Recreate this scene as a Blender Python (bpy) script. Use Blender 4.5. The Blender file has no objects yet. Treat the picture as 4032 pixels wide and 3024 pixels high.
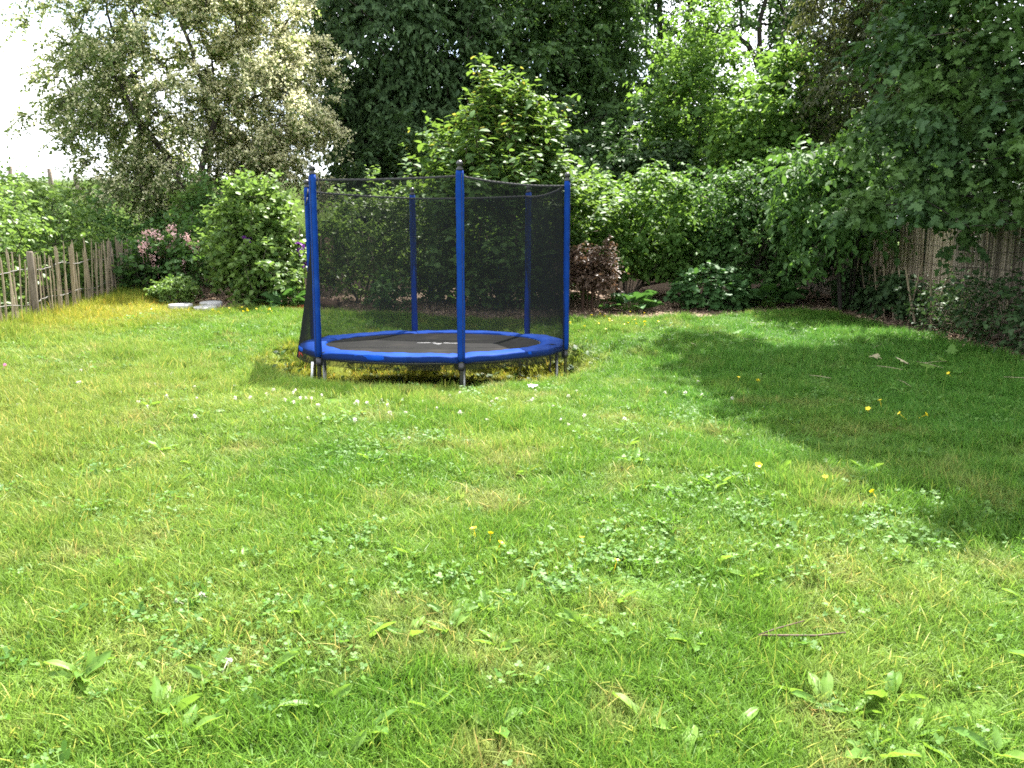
import bpy, bmesh, math
import numpy as np
from mathutils import Vector, Matrix, Euler

S = bpy.context.scene
COL = S.collection
R = math.radians
# ------------------------------------------------------------------ camera, sky, sun, exposure
cd = bpy.data.cameras.new('camera')
cam = bpy.data.objects.new('camera', cd)
COL.objects.link(cam)
cam.location = (0, 0, 1.5)
cam.rotation_euler = (R(90 - 8.52), 0, 0)
cd.sensor_width = 36
cd.lens = 29.13
cd.clip_start = 0.05
cd.clip_end = 2000
S.camera = cam

SUN_AZ, SUN_EL = R(20), R(58)          # azimuth clockwise from +Y
world = bpy.data.worlds.new('World')
S.world = world
world.use_nodes = True
wt = world.node_tree
for n in list(wt.nodes):
    wt.nodes.remove(n)
wo = wt.nodes.new('ShaderNodeOutputWorld')
bg = wt.nodes.new('ShaderNodeBackground')
bg.inputs['Strength'].default_value = 0.085
sky = wt.nodes.new('ShaderNodeTexSky')
sky.sky_type = 'NISHITA'
sky.sun_disc = False
sky.sun_elevation = SUN_EL
sky.sun_rotation = SUN_AZ
sky.air_density = 1.0
sky.dust_density = 2.0
tc = wt.nodes.new('ShaderNodeTexCoord')
cn = wt.nodes.new('ShaderNodeTexNoise')
cn.inputs['Scale'].default_value = 3.2
cn.inputs['Detail'].default_value = 6
cn.inputs['Roughness'].default_value = 0.55
cmap = wt.nodes.new('ShaderNodeMapping')
cmap.inputs['Scale'].default_value = (1, 1, 2.2)
cmap.inputs['Location'].default_value = (0.9, 0.2, 0.3)
cr = wt.nodes.new('ShaderNodeValToRGB')
cr.color_ramp.elements[0].position = 0.36
cr.color_ramp.elements[1].position = 0.54
cmx = wt.nodes.new('ShaderNodeMix')
cmx.data_type = 'RGBA'
cmx.inputs['B'].default_value = (7.6, 7.75, 8.0, 1)
L = wt.links.new
L(tc.outputs['Generated'], cmap.inputs['Vector'])
L(cmap.outputs[0], cn.inputs['Vector'])
L(cn.outputs['Fac'], cr.inputs['Fac'])
L(cr.outputs['Color'], cmx.inputs['Factor'])
L(sky.outputs[0], cmx.inputs['A'])
L(cmx.outputs['Result'], bg.inputs['Color'])
L(bg.outputs[0], wo.inputs['Surface'])

sd = bpy.data.lights.new('sun', 'SUN')
sd.energy = 5.0
sd.angle = R(0.53)
sd.color = (1.0, 0.96, 0.89)
sun = bpy.data.objects.new('sun', sd)
COL.objects.link(sun)
SUND = Vector((math.sin(SUN_AZ) * math.cos(SUN_EL), math.cos(SUN_AZ) * math.cos(SUN_EL), math.sin(SUN_EL)))
sun.rotation_euler = SUND.to_track_quat('Z', 'Y').to_euler()
sun.location = (8, 20, 30)

S.view_settings.view_transform = 'Standard'
S.view_settings.look = 'None'
S.view_settings.exposure = 2.4
S.view_settings.gamma = 1.0
S.view_settings.use_curve_mapping = False
S.render.engine = 'CYCLES'
S.cycles.max_bounces = 7
S.cycles.diffuse_bounces = 4
S.cycles.glossy_bounces = 2
S.cycles.transmission_bounces = 5
S.cycles.transparent_max_bounces = 12
S.cycles.use_denoising = False
S.cycles.filter_width = 1.7
S.cycles.caustics_reflective = False
S.cycles.caustics_refractive = False

# ------------------------------------------------------------------ helpers
def nrm(a):
    return a / np.maximum(np.linalg.norm(a, axis=-1, keepdims=True), 1e-9)

def tag(o, label=None, cat=None, group=None, kind=None):
    if label: o['label'] = label
    if cat: o['category'] = cat
    if group: o['group'] = group
    if kind: o['kind'] = kind
    return o

def empty(name, loc, label=None, cat=None, group=None):
    o = bpy.data.objects.new(name, None)
    COL.objects.link(o)
    o.location = loc
    o.empty_display_size = 0.2
    return tag(o, label, cat, group)

class MB:
    """collects vertices and faces (lists of equal sized arrays) with one tint value per vertex"""
    def __init__(self):
        self.v, self.t, self.f, self.n = [], [], [], 0
    def add(self, v, faces, tint=0.5):
        v = np.asarray(v, float).reshape(-1, 3)
        self.v.append(v)
        self.t.append(np.full(len(v), tint) if np.isscalar(tint) else np.asarray(tint, float))
        for f in (faces if isinstance(faces, list) and len(faces) and isinstance(faces[0], np.ndarray) else [np.asarray(faces)]):
            self.f.append(np.asarray(f, int) + self.n)
        self.n += len(v)
        return self
    def mesh(self, name, mat, smooth=True, offset=(0, 0, 0)):
        me = bpy.data.meshes.new(name)
        v = np.concatenate(self.v) - np.asarray(offset)
        me.vertices.add(len(v))
        me.vertices.foreach_set('co', v.astype(np.float32).ravel())
        li = np.concatenate([f.ravel() for f in self.f])
        sz = np.concatenate([np.full(f.shape[0], f.shape[1]) for f in self.f])
        me.loops.add(len(li))
        me.loops.foreach_set('vertex_index', li.astype(np.int32))
        me.polygons.add(len(sz))
        me.polygons.foreach_set('loop_start', (np.cumsum(sz) - sz).astype(np.int32))
        me.polygons.foreach_set('loop_total', sz.astype(np.int32))
        me.polygons.foreach_set('use_smooth', np.full(len(sz), smooth))
        at = me.attributes.new('tint', 'FLOAT', 'POINT')
        at.data.foreach_set('value', np.concatenate(self.t).astype(np.float32))
        if mat: me.materials.append(mat)
        me.update(calc_edges=True)
        return me
    def build(self, name, mat, parent=None, smooth=True, kind=None):
        """world coordinates in; linked as ONE mesh object, placed under its parent"""
        off = np.array(parent_loc(parent)) if parent else np.zeros(3)
        o = bpy.data.objects.new(name, self.mesh(name, mat, smooth, off))
        COL.objects.link(o)
        if parent: o.parent = parent
        if kind: o['kind'] = kind
        return o

def parent_loc(p):
    l = Vector((0, 0, 0))
    while p is not None:
        l = l + p.location
        p = p.parent
    return l

def tube(mb, pts, rad, sides=6, tint=0.5, cap=True):
    pts = np.asarray(pts, float)
    k = len(pts)
    rad = np.full(k, rad) if np.isscalar(rad) else np.asarray(rad, float)
    d = np.gradient(pts, axis=0) if k > 2 else np.repeat((pts[1:] - pts[:1]), 2, 0)
    d = nrm(d)
    ref = np.array([0, 0, 1.0]) if abs(d[0][2]) < 0.9 else np.array([1.0, 0, 0])
    a = nrm(np.cross(d, ref))
    b = np.cross(d, a)
    th = np.arange(sides) / sides * 2 * np.pi
    v = pts[:, None] + rad[:, None, None] * (np.cos(th)[None, :, None] * a[:, None] + np.sin(th)[None, :, None] * b[:, None])
    i = np.arange(k - 1)[:, None] * sides
    j = np.arange(sides)[None]
    j2 = (j + 1) % sides
    f = np.stack([i + j, i + j2, i + sides + j2, i + sides + j], -1).reshape(-1, 4)
    fs = [f]
    if cap and sides > 2:
        fs += [np.arange(sides)[None, ::-1], np.arange(sides)[None] + (k - 1) * sides]
    mb.add(v, fs, tint)

BOXF = np.array([[0, 3, 2, 1], [4, 5, 6, 7], [0, 1, 5, 4], [1, 2, 6, 5], [2, 3, 7, 6], [3, 0, 4, 7]])
def box(mb, c, ax, ay, az, tint=0.5):
    """centre and three half axes"""
    c, ax, ay, az = (np.asarray(q, float) for q in (c, ax, ay, az))
    v = [c + sx * ax + sy * ay + sz * az for sz in (-1, 1) for sx, sy in ((-1, -1), (1, -1), (1, 1), (-1, 1))]
    mb.add(v, BOXF, tint)

def lathe(mb, c, prof, n=16, tint=0.5):
    prof = np.asarray(prof, float)
    th = np.arange(n) / n * 2 * np.pi
    v = np.stack([prof[:, :1] * np.cos(th), prof[:, :1] * np.sin(th), np.repeat(prof[:, 1:], n, 1)], -1) + np.asarray(c)
    k = len(prof)
    i = np.arange(k - 1)[:, None] * n
    j = np.arange(n)[None]
    j2 = (j + 1) % n
    mb.add(v, np.stack([i + j, i + j2, i + n + j2, i + n + j], -1).reshape(-1, 4), tint)

# smooth value noise for shaping things
_rs = np.random.RandomState(5)
_G = _rs.rand(128, 128)
def vnoise(x, y):
    x = np.asarray(x, float); y = np.asarray(y, float)
    xi = np.floor(x).astype(int); yi = np.floor(y).astype(int)
    fx = x - xi; fy = y - yi
    fx = fx * fx * (3 - 2 * fx); fy = fy * fy * (3 - 2 * fy)
    g = lambda a, b: _G[a % 128, b % 128]
    return (g(xi, yi) * (1 - fx) + g(xi + 1, yi) * fx) * (1 - fy) + (g(xi, yi + 1) * (1 - fx) + g(xi + 1, yi + 1) * fx) * fy
def fbm(x, y):
    return (vnoise(x, y) + .5 * vnoise(2 * x + 7, 2 * y + 3) + .25 * vnoise(4 * x + 11, 4 * y + 19)) / 1.75

# ------------------------------------------------------------------ the lie of the land
TC = np.array([-0.92, 9.80])           # trampoline centre
def softplus(t, w=1.0):
    return w * np.log1p(np.exp(np.clip(t / w, -40, 40)))
def ground(x, y):
    x = np.asarray(x, float); y = np.asarray(y, float)
    z = .045 * np.minimum(y, 40) + .3 * (1 - np.exp(-.15 * softplus(-x - 2.2, .5)))
    hill = .165 * softplus(y - 16.7, .8)
    hill = np.where(y > 29, .165 * 12.3 + .35 * (1 - np.exp(-(y - 29) * .47)), hill)
    fade = 1 / (1 + np.exp((x - 9) / 3))
    z = z + hill * (.25 + .75 * fade)
    z = z + .05 * (fbm(x * .8 + 40, y * .8 + 40) - .5) * np.clip(y / 3, 0, 1)
    r = np.hypot(x - TC[0], y - TC[1])
    t = np.clip((2.1 - r) / .62, 0, 1)
    z = z - .49 * t * t * (3 - 2 * t)
    t = np.clip((3.6 - r) / 1.7, 0, 1)
    z = z - .085 * t * t * (3 - 2 * t)
    return z
def gz(x, y):
    return float(ground(x, y))
_ex = np.array([-9.0, -6.9, -6.4, -5.9, -5.3, -4.2, -3.0, -2.0, -.5, 1.0, 2.2, 3.2, 4.4, 5.3, 9.0])
_ey = np.array([15.4, 15.2, 14.7, 14.05, 13.35, 13.45, 13.45, 13.1, 12.8, 12.65, 12.8, 13.2, 13.7, 13.7, 13.6])
_rx = np.array([5.6, 5.7, 5.55, 5.4, 5.3, 5.2, 5.2])
_ry = np.array([4, 7, 9, 10.5, 12, 14, 20])
def bed_depth(x, y):
    """> 0 inside the mulched bed, roughly the distance to its edge"""
    w = .22 * (fbm(x * 1.7, y * 1.7) - .5)
    return np.maximum(y - np.interp(x, _ex, _ey) + w, np.where(y > 5, x - np.interp(y, _ry, _rx) + w, -1))

# ------------------------------------------------------------------ materials
def new_mat(name):
    m = bpy.data.materials.new(name)
    m.use_nodes = True
    nt = m.node_tree
    for n in list(nt.nodes):
        nt.nodes.remove(n)
    return m, nt, nt.nodes.new('ShaderNodeOutputMaterial')

def noise_node(nt, scale, detail=3, coord='Object', vec=None):
    n = nt.nodes.new('ShaderNodeTexNoise')
    n.inputs['Scale'].default_value = scale
    n.inputs['Detail'].default_value = detail
    if vec is not None:
        nt.links.new(vec, n.inputs['Vector'])
    elif coord == 'World':
        g = nt.nodes.new('ShaderNodeNewGeometry')
        nt.links.new(g.outputs['Position'], n.inputs['Vector'])
    else:
        t = nt.nodes.new('ShaderNodeTexCoord')
        nt.links.new(t.outputs[coord], n.inputs['Vector'])
    return n

def ramp_node(nt, stops, src):
    r = nt.nodes.new('ShaderNodeValToRGB')
    e = r.color_ramp.elements
    while len(e) < len(stops):
        e.new(0.5)
    for q, (p, c) in zip(e, stops):
        q.position = p
        q.color = (*c, 1) if len(c) == 3 else c
    nt.links.new(src, r.inputs['Fac'])
    return r

def surf_mat(name, stops, scale=20, rough=.7, bump=.0, spec=.5, metallic=0, coord='Object', bscale=None, stretch=None):
    m, nt, out = new_mat(name)
    p = nt.nodes.new('ShaderNodeBsdfPrincipled')
    vec = None
    if stretch:
        t = nt.nodes.new('ShaderNodeTexCoord')
        mp = nt.nodes.new('ShaderNodeMapping')
        mp.inputs['Scale'].default_value = stretch
        nt.links.new(t.outputs[coord], mp.inputs['Vector'])
        vec = mp.outputs[0]
    n = noise_node(nt, scale, 5, coord, vec)
    r = ramp_node(nt, stops, n.outputs['Fac'])
    nt.links.new(r.outputs[0], p.inputs['Base Color'])
    p.inputs['Roughness'].default_value = rough
    p.inputs['Metallic'].default_value = metallic
    p.inputs['Specular IOR Level'].default_value = spec
    if bump:
        n2 = noise_node(nt, bscale or scale * 2, 4, coord, vec)
        b = nt.nodes.new('ShaderNodeBump')
        b.inputs['Strength'].default_value = bump
        b.inputs['Distance'].default_value = .01
        nt.links.new(n2.outputs['Fac'], b.inputs['Height'])
        nt.links.new(b.outputs[0], p.inputs['Normal'])
    nt.links.new(p.outputs[0], out.inputs['Surface'])
    return m

def leaf_mat(name, dark, light, trans, tf=.4, rough=.6, spec=.2, patch=None):
    """dark..light by the leaf's own tint; trans = colour of the light that comes through a leaf"""
    m, nt, out = new_mat(name)
    a = nt.nodes.new('ShaderNodeAttribute')
    a.attribute_name = 'tint'
    r = ramp_node(nt, [(0, dark), (.75, light), (1, [min(1, c * 1.25) for c in light])], a.outputs['Fac'])
    col = r.outputs[0]
    if patch:
        n = noise_node(nt, patch[0], 2, 'World')
        rr = ramp_node(nt, [(.4, (0, 0, 0)), (.62, (1, 1, 1))], n.outputs['Fac'])
        mx = nt.nodes.new('ShaderNodeMix'); mx.data_type = 'RGBA'
        nt.links.new(rr.outputs[0], mx.inputs['Factor'])
        nt.links.new(col, mx.inputs['A'])
        mx.inputs['B'].default_value = (*patch[1], 1)
        col = mx.outputs['Result']
    p = nt.nodes.new('ShaderNodeBsdfPrincipled')
    nt.links.new(col, p.inputs['Base Color'])
    p.inputs['Roughness'].default_value = rough
    p.inputs['Specular IOR Level'].default_value = spec
    t = nt.nodes.new('ShaderNodeBsdfTranslucent')
    mt = nt.nodes.new('ShaderNodeMix'); mt.data_type = 'RGBA'
    mt.inputs['Factor'].default_value = .35
    mt.inputs['A'].default_value = (*trans, 1)
    nt.links.new(col, mt.inputs['B'])
    nt.links.new(mt.outputs['Result'], t.inputs['Color'])
    ms = nt.nodes.new('ShaderNodeMixShader')
    ms.inputs[0].default_value = tf
    nt.links.new(p.outputs[0], ms.inputs[1])
    nt.links.new(t.outputs[0], ms.inputs[2])
    nt.links.new(ms.outputs[0], out.inputs['Surface'])
    return m

M = {}
M['bark'] = surf_mat('bark', [(.3, (.035, .027, .02)), (.6, (.085, .068, .05)), (.8, (.13, .11, .085))], 14, .9, .8, stretch=(1, 1, .3))
M['dark_bark'] = surf_mat('dark_bark', [(.3, (.018, .014, .011)), (.7, (.05, .04, .032))], 14, .9, .6, stretch=(1, 1, .3))
M['twig_bark'] = surf_mat('twig_bark', [(.3, (.10, .075, .05)), (.7, (.22, .17, .12))], 20, .85)
M['red_twig'] = surf_mat('red_twig', [(.3, (.045, .024, .014)), (.7, (.085, .045, .027))], 20, .7)
M['pale_wood'] = surf_mat('pale_wood', [(.25, (.12, .095, .06)), (.5, (.24, .19, .125)), (.8, (.36, .30, .21))], 9, .85, .5, stretch=(6, 6, .6))
M['post_wood'] = surf_mat('post_wood', [(.25, (.075, .058, .042)), (.55, (.15, .12, .09)), (.8, (.23, .2, .155))], 9, .9, .6, stretch=(6, 6, .6))
M['reed'] = surf_mat('reed', [(.2, (.17, .135, .10)), (.5, (.31, .25, .185)), (.8, (.43, .37, .29))], 5, .8, .3, stretch=(30, 30, .5))
M['reed_sunlit_tone'] = surf_mat('reed_sunlit_tone', [(.2, (.26, .20, .13)), (.5, (.45, .36, .25)), (.8, (.58, .50, .37))], 5, .8, .3, stretch=(30, 30, .5))
M['wire'] = surf_mat('wire', [(.3, (.09, .085, .075)), (.7, (.16, .15, .13))], 30, .7)
M['steel'] = surf_mat('steel', [(.3, (.16, .165, .15)), (.7, (.26, .265, .245))], 25, .42, metallic=.8)
M['black_plastic'] = surf_mat('black_plastic', [(.3, (.012, .012, .013)), (.7, (.02, .02, .022))], 40, .35)
M['black_strap'] = surf_mat('black_strap', [(.3, (.012, .012, .014)), (.7, (.025, .025, .028))], 60, .8)
M['blue_vinyl'] = surf_mat('blue_vinyl', [(.3, (.002, .045, .30)), (.7, (.003, .062, .38))], 9, .65, .25, .08, bscale=18)
M['blue_sleeve'] = surf_mat('blue_sleeve', [(.25, (.002, .024, .15)), (.6, (.004, .036, .21)), (.8, (.012, .055, .24))], 5, .75, .4, .08, bscale=40)
M['red_string'] = surf_mat('red_string', [(.3, (.4, .03, .02)), (.7, (.55, .05, .03))], 30, .8)
M['white_paint'] = surf_mat('white_paint', [(.3, (.7, .7, .72)), (.7, (.8, .8, .8))], 30, .6)
M['stone'] = surf_mat('stone', [(.3, (.27, .26, .25)), (.55, (.38, .37, .36)), (.8, (.46, .45, .43))], 22, .85, .5)
M['log'] = surf_mat('log', [(.3, (.10, .055, .035)), (.7, (.2, .125, .085))], 12, .9, .5)

# trampoline mat: woven black cloth, its paler dust colour also painting in the sun's glare
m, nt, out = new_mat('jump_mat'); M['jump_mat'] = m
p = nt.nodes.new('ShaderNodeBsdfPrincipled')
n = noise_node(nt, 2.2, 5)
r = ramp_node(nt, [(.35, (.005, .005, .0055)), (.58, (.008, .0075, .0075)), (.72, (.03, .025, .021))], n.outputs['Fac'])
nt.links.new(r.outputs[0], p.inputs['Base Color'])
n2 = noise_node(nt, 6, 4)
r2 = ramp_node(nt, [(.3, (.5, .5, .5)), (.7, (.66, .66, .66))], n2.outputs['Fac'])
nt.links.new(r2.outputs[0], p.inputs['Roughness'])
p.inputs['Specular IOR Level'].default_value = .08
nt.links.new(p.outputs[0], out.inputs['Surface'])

# safety net: black mesh too fine to resolve, so a part of the light goes straight through
m, nt, out = new_mat('net'); M['net'] = m
d = nt.nodes.new('ShaderNodeBsdfDiffuse'); d.inputs['Color'].default_value = (.016, .018, .0175, 1)
t = nt.nodes.new('ShaderNodeBsdfTransparent')
n = noise_node(nt, 3.0, 3)
mr = nt.nodes.new('ShaderNodeMapRange')
mr.inputs['From Min'].default_value = .3; mr.inputs['From Max'].default_value = .7
mr.inputs['To Min'].default_value = .35; mr.inputs['To Max'].default_value = .43
nt.links.new(n.outputs['Fac'], mr.inputs['Value'])
ms = nt.nodes.new('ShaderNodeMixShader')
# seen aslant the same threads cover more: clear share ** (1 / cos)
lw = nt.nodes.new('ShaderNodeLayerWeight'); lw.inputs['Blend'].default_value = .5
c1 = nt.nodes.new('ShaderNodeMath'); c1.operation = 'SUBTRACT'; c1.inputs[0].default_value = 1.03
nt.links.new(lw.outputs['Facing'], c1.inputs[1])
c2 = nt.nodes.new('ShaderNodeMath'); c2.operation = 'DIVIDE'; c2.inputs[0].default_value = 1
nt.links.new(c1.outputs[0], c2.inputs[1])
c3 = nt.nodes.new('ShaderNodeMath'); c3.operation = 'SUBTRACT'; c3.inputs[0].default_value = 1
nt.links.new(mr.outputs[0], c3.inputs[1])
c4 = nt.nodes.new('ShaderNodeMath'); c4.operation = 'POWER'
nt.links.new(c3.outputs[0], c4.inputs[0]); nt.links.new(c2.outputs[0], c4.inputs[1])
c5 = nt.nodes.new('ShaderNodeMath'); c5.operation = 'SUBTRACT'; c5.inputs[0].default_value = 1
nt.links.new(c4.outputs[0], c5.inputs[1])
nt.links.new(c5.outputs[0], ms.inputs[0])
nt.links.new(t.outputs[0], ms.inputs[1]); nt.links.new(d.outputs[0], ms.inputs[2])
nt.links.new(ms.outputs[0], out.inputs['Surface'])

# the ground sheet: thatch, moss and soil between the blades
def lawn_colour(nt, base_stops, moss, dry, lush, worn):
    n = noise_node(nt, .9, 4, 'World')
    r = ramp_node(nt, base_stops, n.outputs['Fac'])
    g = nt.nodes.new('ShaderNodeNewGeometry')
    n3 = noise_node(nt, 2.3, 4, 'World')
    rr = ramp_node(nt, [(.54, (0, 0, 0)), (.72, (1, 1, 1))], n3.outputs['Fac'])
    m1 = nt.nodes.new('ShaderNodeMix'); m1.data_type = 'RGBA'
    sc = nt.nodes.new('ShaderNodeMath'); sc.operation = 'MULTIPLY'; sc.inputs[1].default_value = .65
    nt.links.new(rr.outputs[0], sc.inputs[0])
    nt.links.new(sc.outputs[0], m1.inputs['Factor'])
    nt.links.new(r.outputs[0], m1.inputs['A']); m1.inputs['B'].default_value = (*dry, 1)
    # the moist grass by the right boundary; the mossy, yellow strip along the left fence, and the moss in the hollow under the trampoline
    col = m1.outputs['Result']
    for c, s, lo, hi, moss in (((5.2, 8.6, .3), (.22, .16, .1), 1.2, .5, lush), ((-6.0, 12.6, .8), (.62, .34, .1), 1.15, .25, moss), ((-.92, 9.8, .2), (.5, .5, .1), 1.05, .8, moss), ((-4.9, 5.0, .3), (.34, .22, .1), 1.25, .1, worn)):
        mp = nt.nodes.new('ShaderNodeVectorMath'); mp.operation = 'SUBTRACT'; mp.inputs[1].default_value = c
        nt.links.new(g.outputs['Position'], mp.inputs[0])
        ml = nt.nodes.new('ShaderNodeVectorMath'); ml.operation = 'MULTIPLY'; ml.inputs[1].default_value = s
        nt.links.new(mp.outputs[0], ml.inputs[0])
        ln = nt.nodes.new('ShaderNodeVectorMath'); ln.operation = 'LENGTH'
        nt.links.new(ml.outputs[0], ln.inputs[0])
        ad = nt.nodes.new('ShaderNodeMath'); ad.operation = 'MULTIPLY_ADD'
        ad.inputs[1].default_value = .7; nt.links.new(n3.outputs['Fac'], ad.inputs[0])
        sb = nt.nodes.new('ShaderNodeMath'); sb.operation = 'SUBTRACT'; sb.inputs[1].default_value = .35
        nt.links.new(ln.outputs['Value'], ad.inputs[2]); nt.links.new(ad.outputs[0], sb.inputs[0])
        mr = nt.nodes.new('ShaderNodeMapRange')
        mr.inputs['From Min'].default_value = lo; mr.inputs['From Max'].default_value = hi
        mr.inputs['To Min'].default_value = 0; mr.inputs['To Max'].default_value = .85
        nt.links.new(sb.outputs[0], mr.inputs['Value'])
        m2 = nt.nodes.new('ShaderNodeMix'); m2.data_type = 'RGBA'
        nt.links.new(mr.outputs[0], m2.inputs['Factor']); nt.links.new(col, m2.inputs['A'])
        m2.inputs['B'].default_value = (*moss, 1)
        col = m2.outputs['Result']
    return col

m, nt, out = new_mat('ground'); M['ground'] = m
p = nt.nodes.new('ShaderNodeBsdfPrincipled')
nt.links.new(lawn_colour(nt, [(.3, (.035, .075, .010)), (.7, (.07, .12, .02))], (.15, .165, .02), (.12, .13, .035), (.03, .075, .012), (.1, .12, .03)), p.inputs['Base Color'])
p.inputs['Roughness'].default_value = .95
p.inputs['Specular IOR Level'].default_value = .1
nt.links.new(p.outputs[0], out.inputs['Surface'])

m, nt, out = new_mat('grass'); M['grass'] = m
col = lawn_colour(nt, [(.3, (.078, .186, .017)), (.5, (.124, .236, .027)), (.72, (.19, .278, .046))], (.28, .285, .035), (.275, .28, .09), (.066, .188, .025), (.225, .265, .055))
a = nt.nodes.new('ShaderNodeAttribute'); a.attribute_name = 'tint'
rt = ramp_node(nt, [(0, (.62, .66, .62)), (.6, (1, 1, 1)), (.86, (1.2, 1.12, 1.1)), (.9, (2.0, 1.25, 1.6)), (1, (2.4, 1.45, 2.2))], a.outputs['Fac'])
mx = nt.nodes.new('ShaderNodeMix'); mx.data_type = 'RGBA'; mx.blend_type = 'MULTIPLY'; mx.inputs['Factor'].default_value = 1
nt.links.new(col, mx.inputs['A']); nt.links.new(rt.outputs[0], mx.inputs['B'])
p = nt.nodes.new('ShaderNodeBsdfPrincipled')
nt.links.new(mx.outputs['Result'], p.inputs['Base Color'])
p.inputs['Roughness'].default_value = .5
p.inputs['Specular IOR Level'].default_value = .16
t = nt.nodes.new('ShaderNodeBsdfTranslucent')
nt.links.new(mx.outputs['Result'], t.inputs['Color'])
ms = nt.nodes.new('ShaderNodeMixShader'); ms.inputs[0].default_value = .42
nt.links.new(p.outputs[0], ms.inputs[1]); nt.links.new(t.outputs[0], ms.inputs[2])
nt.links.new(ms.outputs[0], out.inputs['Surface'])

M['meadow'] = leaf_mat('meadow', (.05, .11, .02), (.14, .2, .06), (.16, .26, .05), .4, patch=(.25, (.12, .15, .05)))
M['clover'] = leaf_mat('clover', (.045, .12, .018), (.10, .2, .035), (.15, .3, .03), .38, .55, .25)
M['weed'] = leaf_mat('weed', (.075, .17, .03), (.15, .26, .05), (.22, .36, .03), .45, .45)
M['mulch'] = surf_mat('mulch', [(.3, (.07, .042, .026)), (.55, (.15, .10, .065)), (.75, (.26, .185, .125))], 24, .95, .8, coord='Object', bscale=40)
for nm, c0, c1 in (('reed', (.10, .082, .065), (.31, .262, .205)), ('reed_sunlit_tone', (.19, .15, .10), (.54, .45, .33))):  # the paler reed has sunlight put into its colour, for the lit strips
    m, nt, out = new_mat(nm); M[nm] = m
    p = nt.nodes.new('ShaderNodeBsdfPrincipled'); p.inputs['Roughness'].default_value = .8
    p.inputs['Specular IOR Level'].default_value = .2
    a = nt.nodes.new('ShaderNodeAttribute'); a.attribute_name = 'tint'
    n = noise_node(nt, 2.5, 4)
    ad = nt.nodes.new('ShaderNodeMath'); ad.operation = 'MULTIPLY_ADD'; ad.inputs[1].default_value = .6
    sb = nt.nodes.new('ShaderNodeMath'); sb.operation = 'SUBTRACT'; sb.inputs[1].default_value = .3
    nt.links.new(n.outputs['Fac'], ad.inputs[0]); nt.links.new(a.outputs['Fac'], ad.inputs[2]); nt.links.new(ad.outputs[0], sb.inputs[0])
    nt.links.new(ramp_node(nt, [(.05, c0), (.95, c1)], sb.outputs[0]).outputs[0], p.inputs['Base Color'])
    nt.links.new(p.outputs[0], out.inputs['Surface'])
m = leaf_mat('wood_chip', (.075, .045, .028), (.32, .235, .165), (.1, .07, .05), .02, .9, .1); M['chip'] = m
M['hawthorn'] = leaf_mat('hawthorn', (.07, .115, .036), (.14, .19, .062), (.24, .31, .06), .42, .6, patch=(.3, (.10, .135, .05)))
M['blossom'] = leaf_mat('blossom', (.50, .48, .28), (.74, .71, .46), (.68, .66, .42), .5, .8, .1)
M['dark_leaf'] = leaf_mat('dark_leaf', (.028, .062, .024), (.062, .108, .04), (.08, .16, .035), .28, .6, .2)
M['wood_leaf'] = leaf_mat('wood_leaf', (.028, .065, .020), (.065, .12, .036), (.12, .22, .035), .38, .6, .2)
M['fresh_leaf'] = leaf_mat('fresh_leaf', (.05, .12, .022), (.10, .19, .04), (.2, .34, .04), .42, .6, .2)
M['mid_leaf'] = leaf_mat('mid_leaf', (.035, .09, .022), (.075, .15, .04), (.13, .26, .03), .36, .6, .2)
M['big_leaf'] = leaf_mat('big_leaf', (.045, .10, .024), (.09, .165, .045), (.2, .32, .035), .36, .6, .2)
M['young_tip'] = leaf_mat('young_tip', (.15, .14, .03), (.2, .21, .045), (.34, .32, .04), .42, .4)
M['brown_leaf'] = leaf_mat('brown_leaf', (.032, .045, .018), (.075, .085, .032), (.12, .14, .03), .32, .5, .3)
M['maple_leaf'] = leaf_mat('maple_leaf', (.024, .056, .022), (.048, .098, .034), (.10, .2, .03), .32, .6, .2, patch=(1.1, (.07, .13, .032)))
M['copper_leaf'] = leaf_mat('copper_leaf', (.05, .03, .02), (.12, .078, .052), (.15, .08, .04), .3, .5, .35)
M['ivy_leaf'] = leaf_mat('ivy_leaf', (.018, .045, .016), (.045, .085, .028), (.07, .14, .03), .2, .6, .2)
M['glossy_leaf'] = leaf_mat('glossy_leaf', (.035, .095, .028), (.07, .15, .045), (.1, .24, .03), .25, .6, .2)
M['red_leaf'] = leaf_mat('red_leaf', (.28, .03, .03), (.36, .06, .05), (.4, .06, .04), .3, .35)
M['hedge_leaf'] = leaf_mat('hedge_leaf', (.055, .125, .025), (.13, .20, .05), (.2, .32, .05), .4, .45)
M['lilac_flower'] = leaf_mat('lilac_flower', (.58, .33, .34), (.78, .53, .50), (.65, .42, .40), .3, .7, .2)
M['purple_flower'] = leaf_mat('purple_flower', (.10, .02, .17), (.2, .05, .32), (.2, .04, .3), .3, .6, .2)
M['yellow_flower'] = leaf_mat('yellow_flower', (.72, .56, .015), (.8, .66, .03), (.75, .6, .02), .25, .4, .4)
M['white_flower'] = leaf_mat('white_flower', (.62, .56, .5), (.8, .77, .72), (.6, .55, .5), .3, .7, .2)
M['pink_flower'] = leaf_mat('pink_flower', (.6, .16, .4), (.7, .25, .5), (.6, .2, .4), .3, .6, .2)
M['straw'] = leaf_mat('straw', (.24, .21, .12), (.36, .32, .2), (.2, .18, .1), .15, .8, .2)
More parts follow.
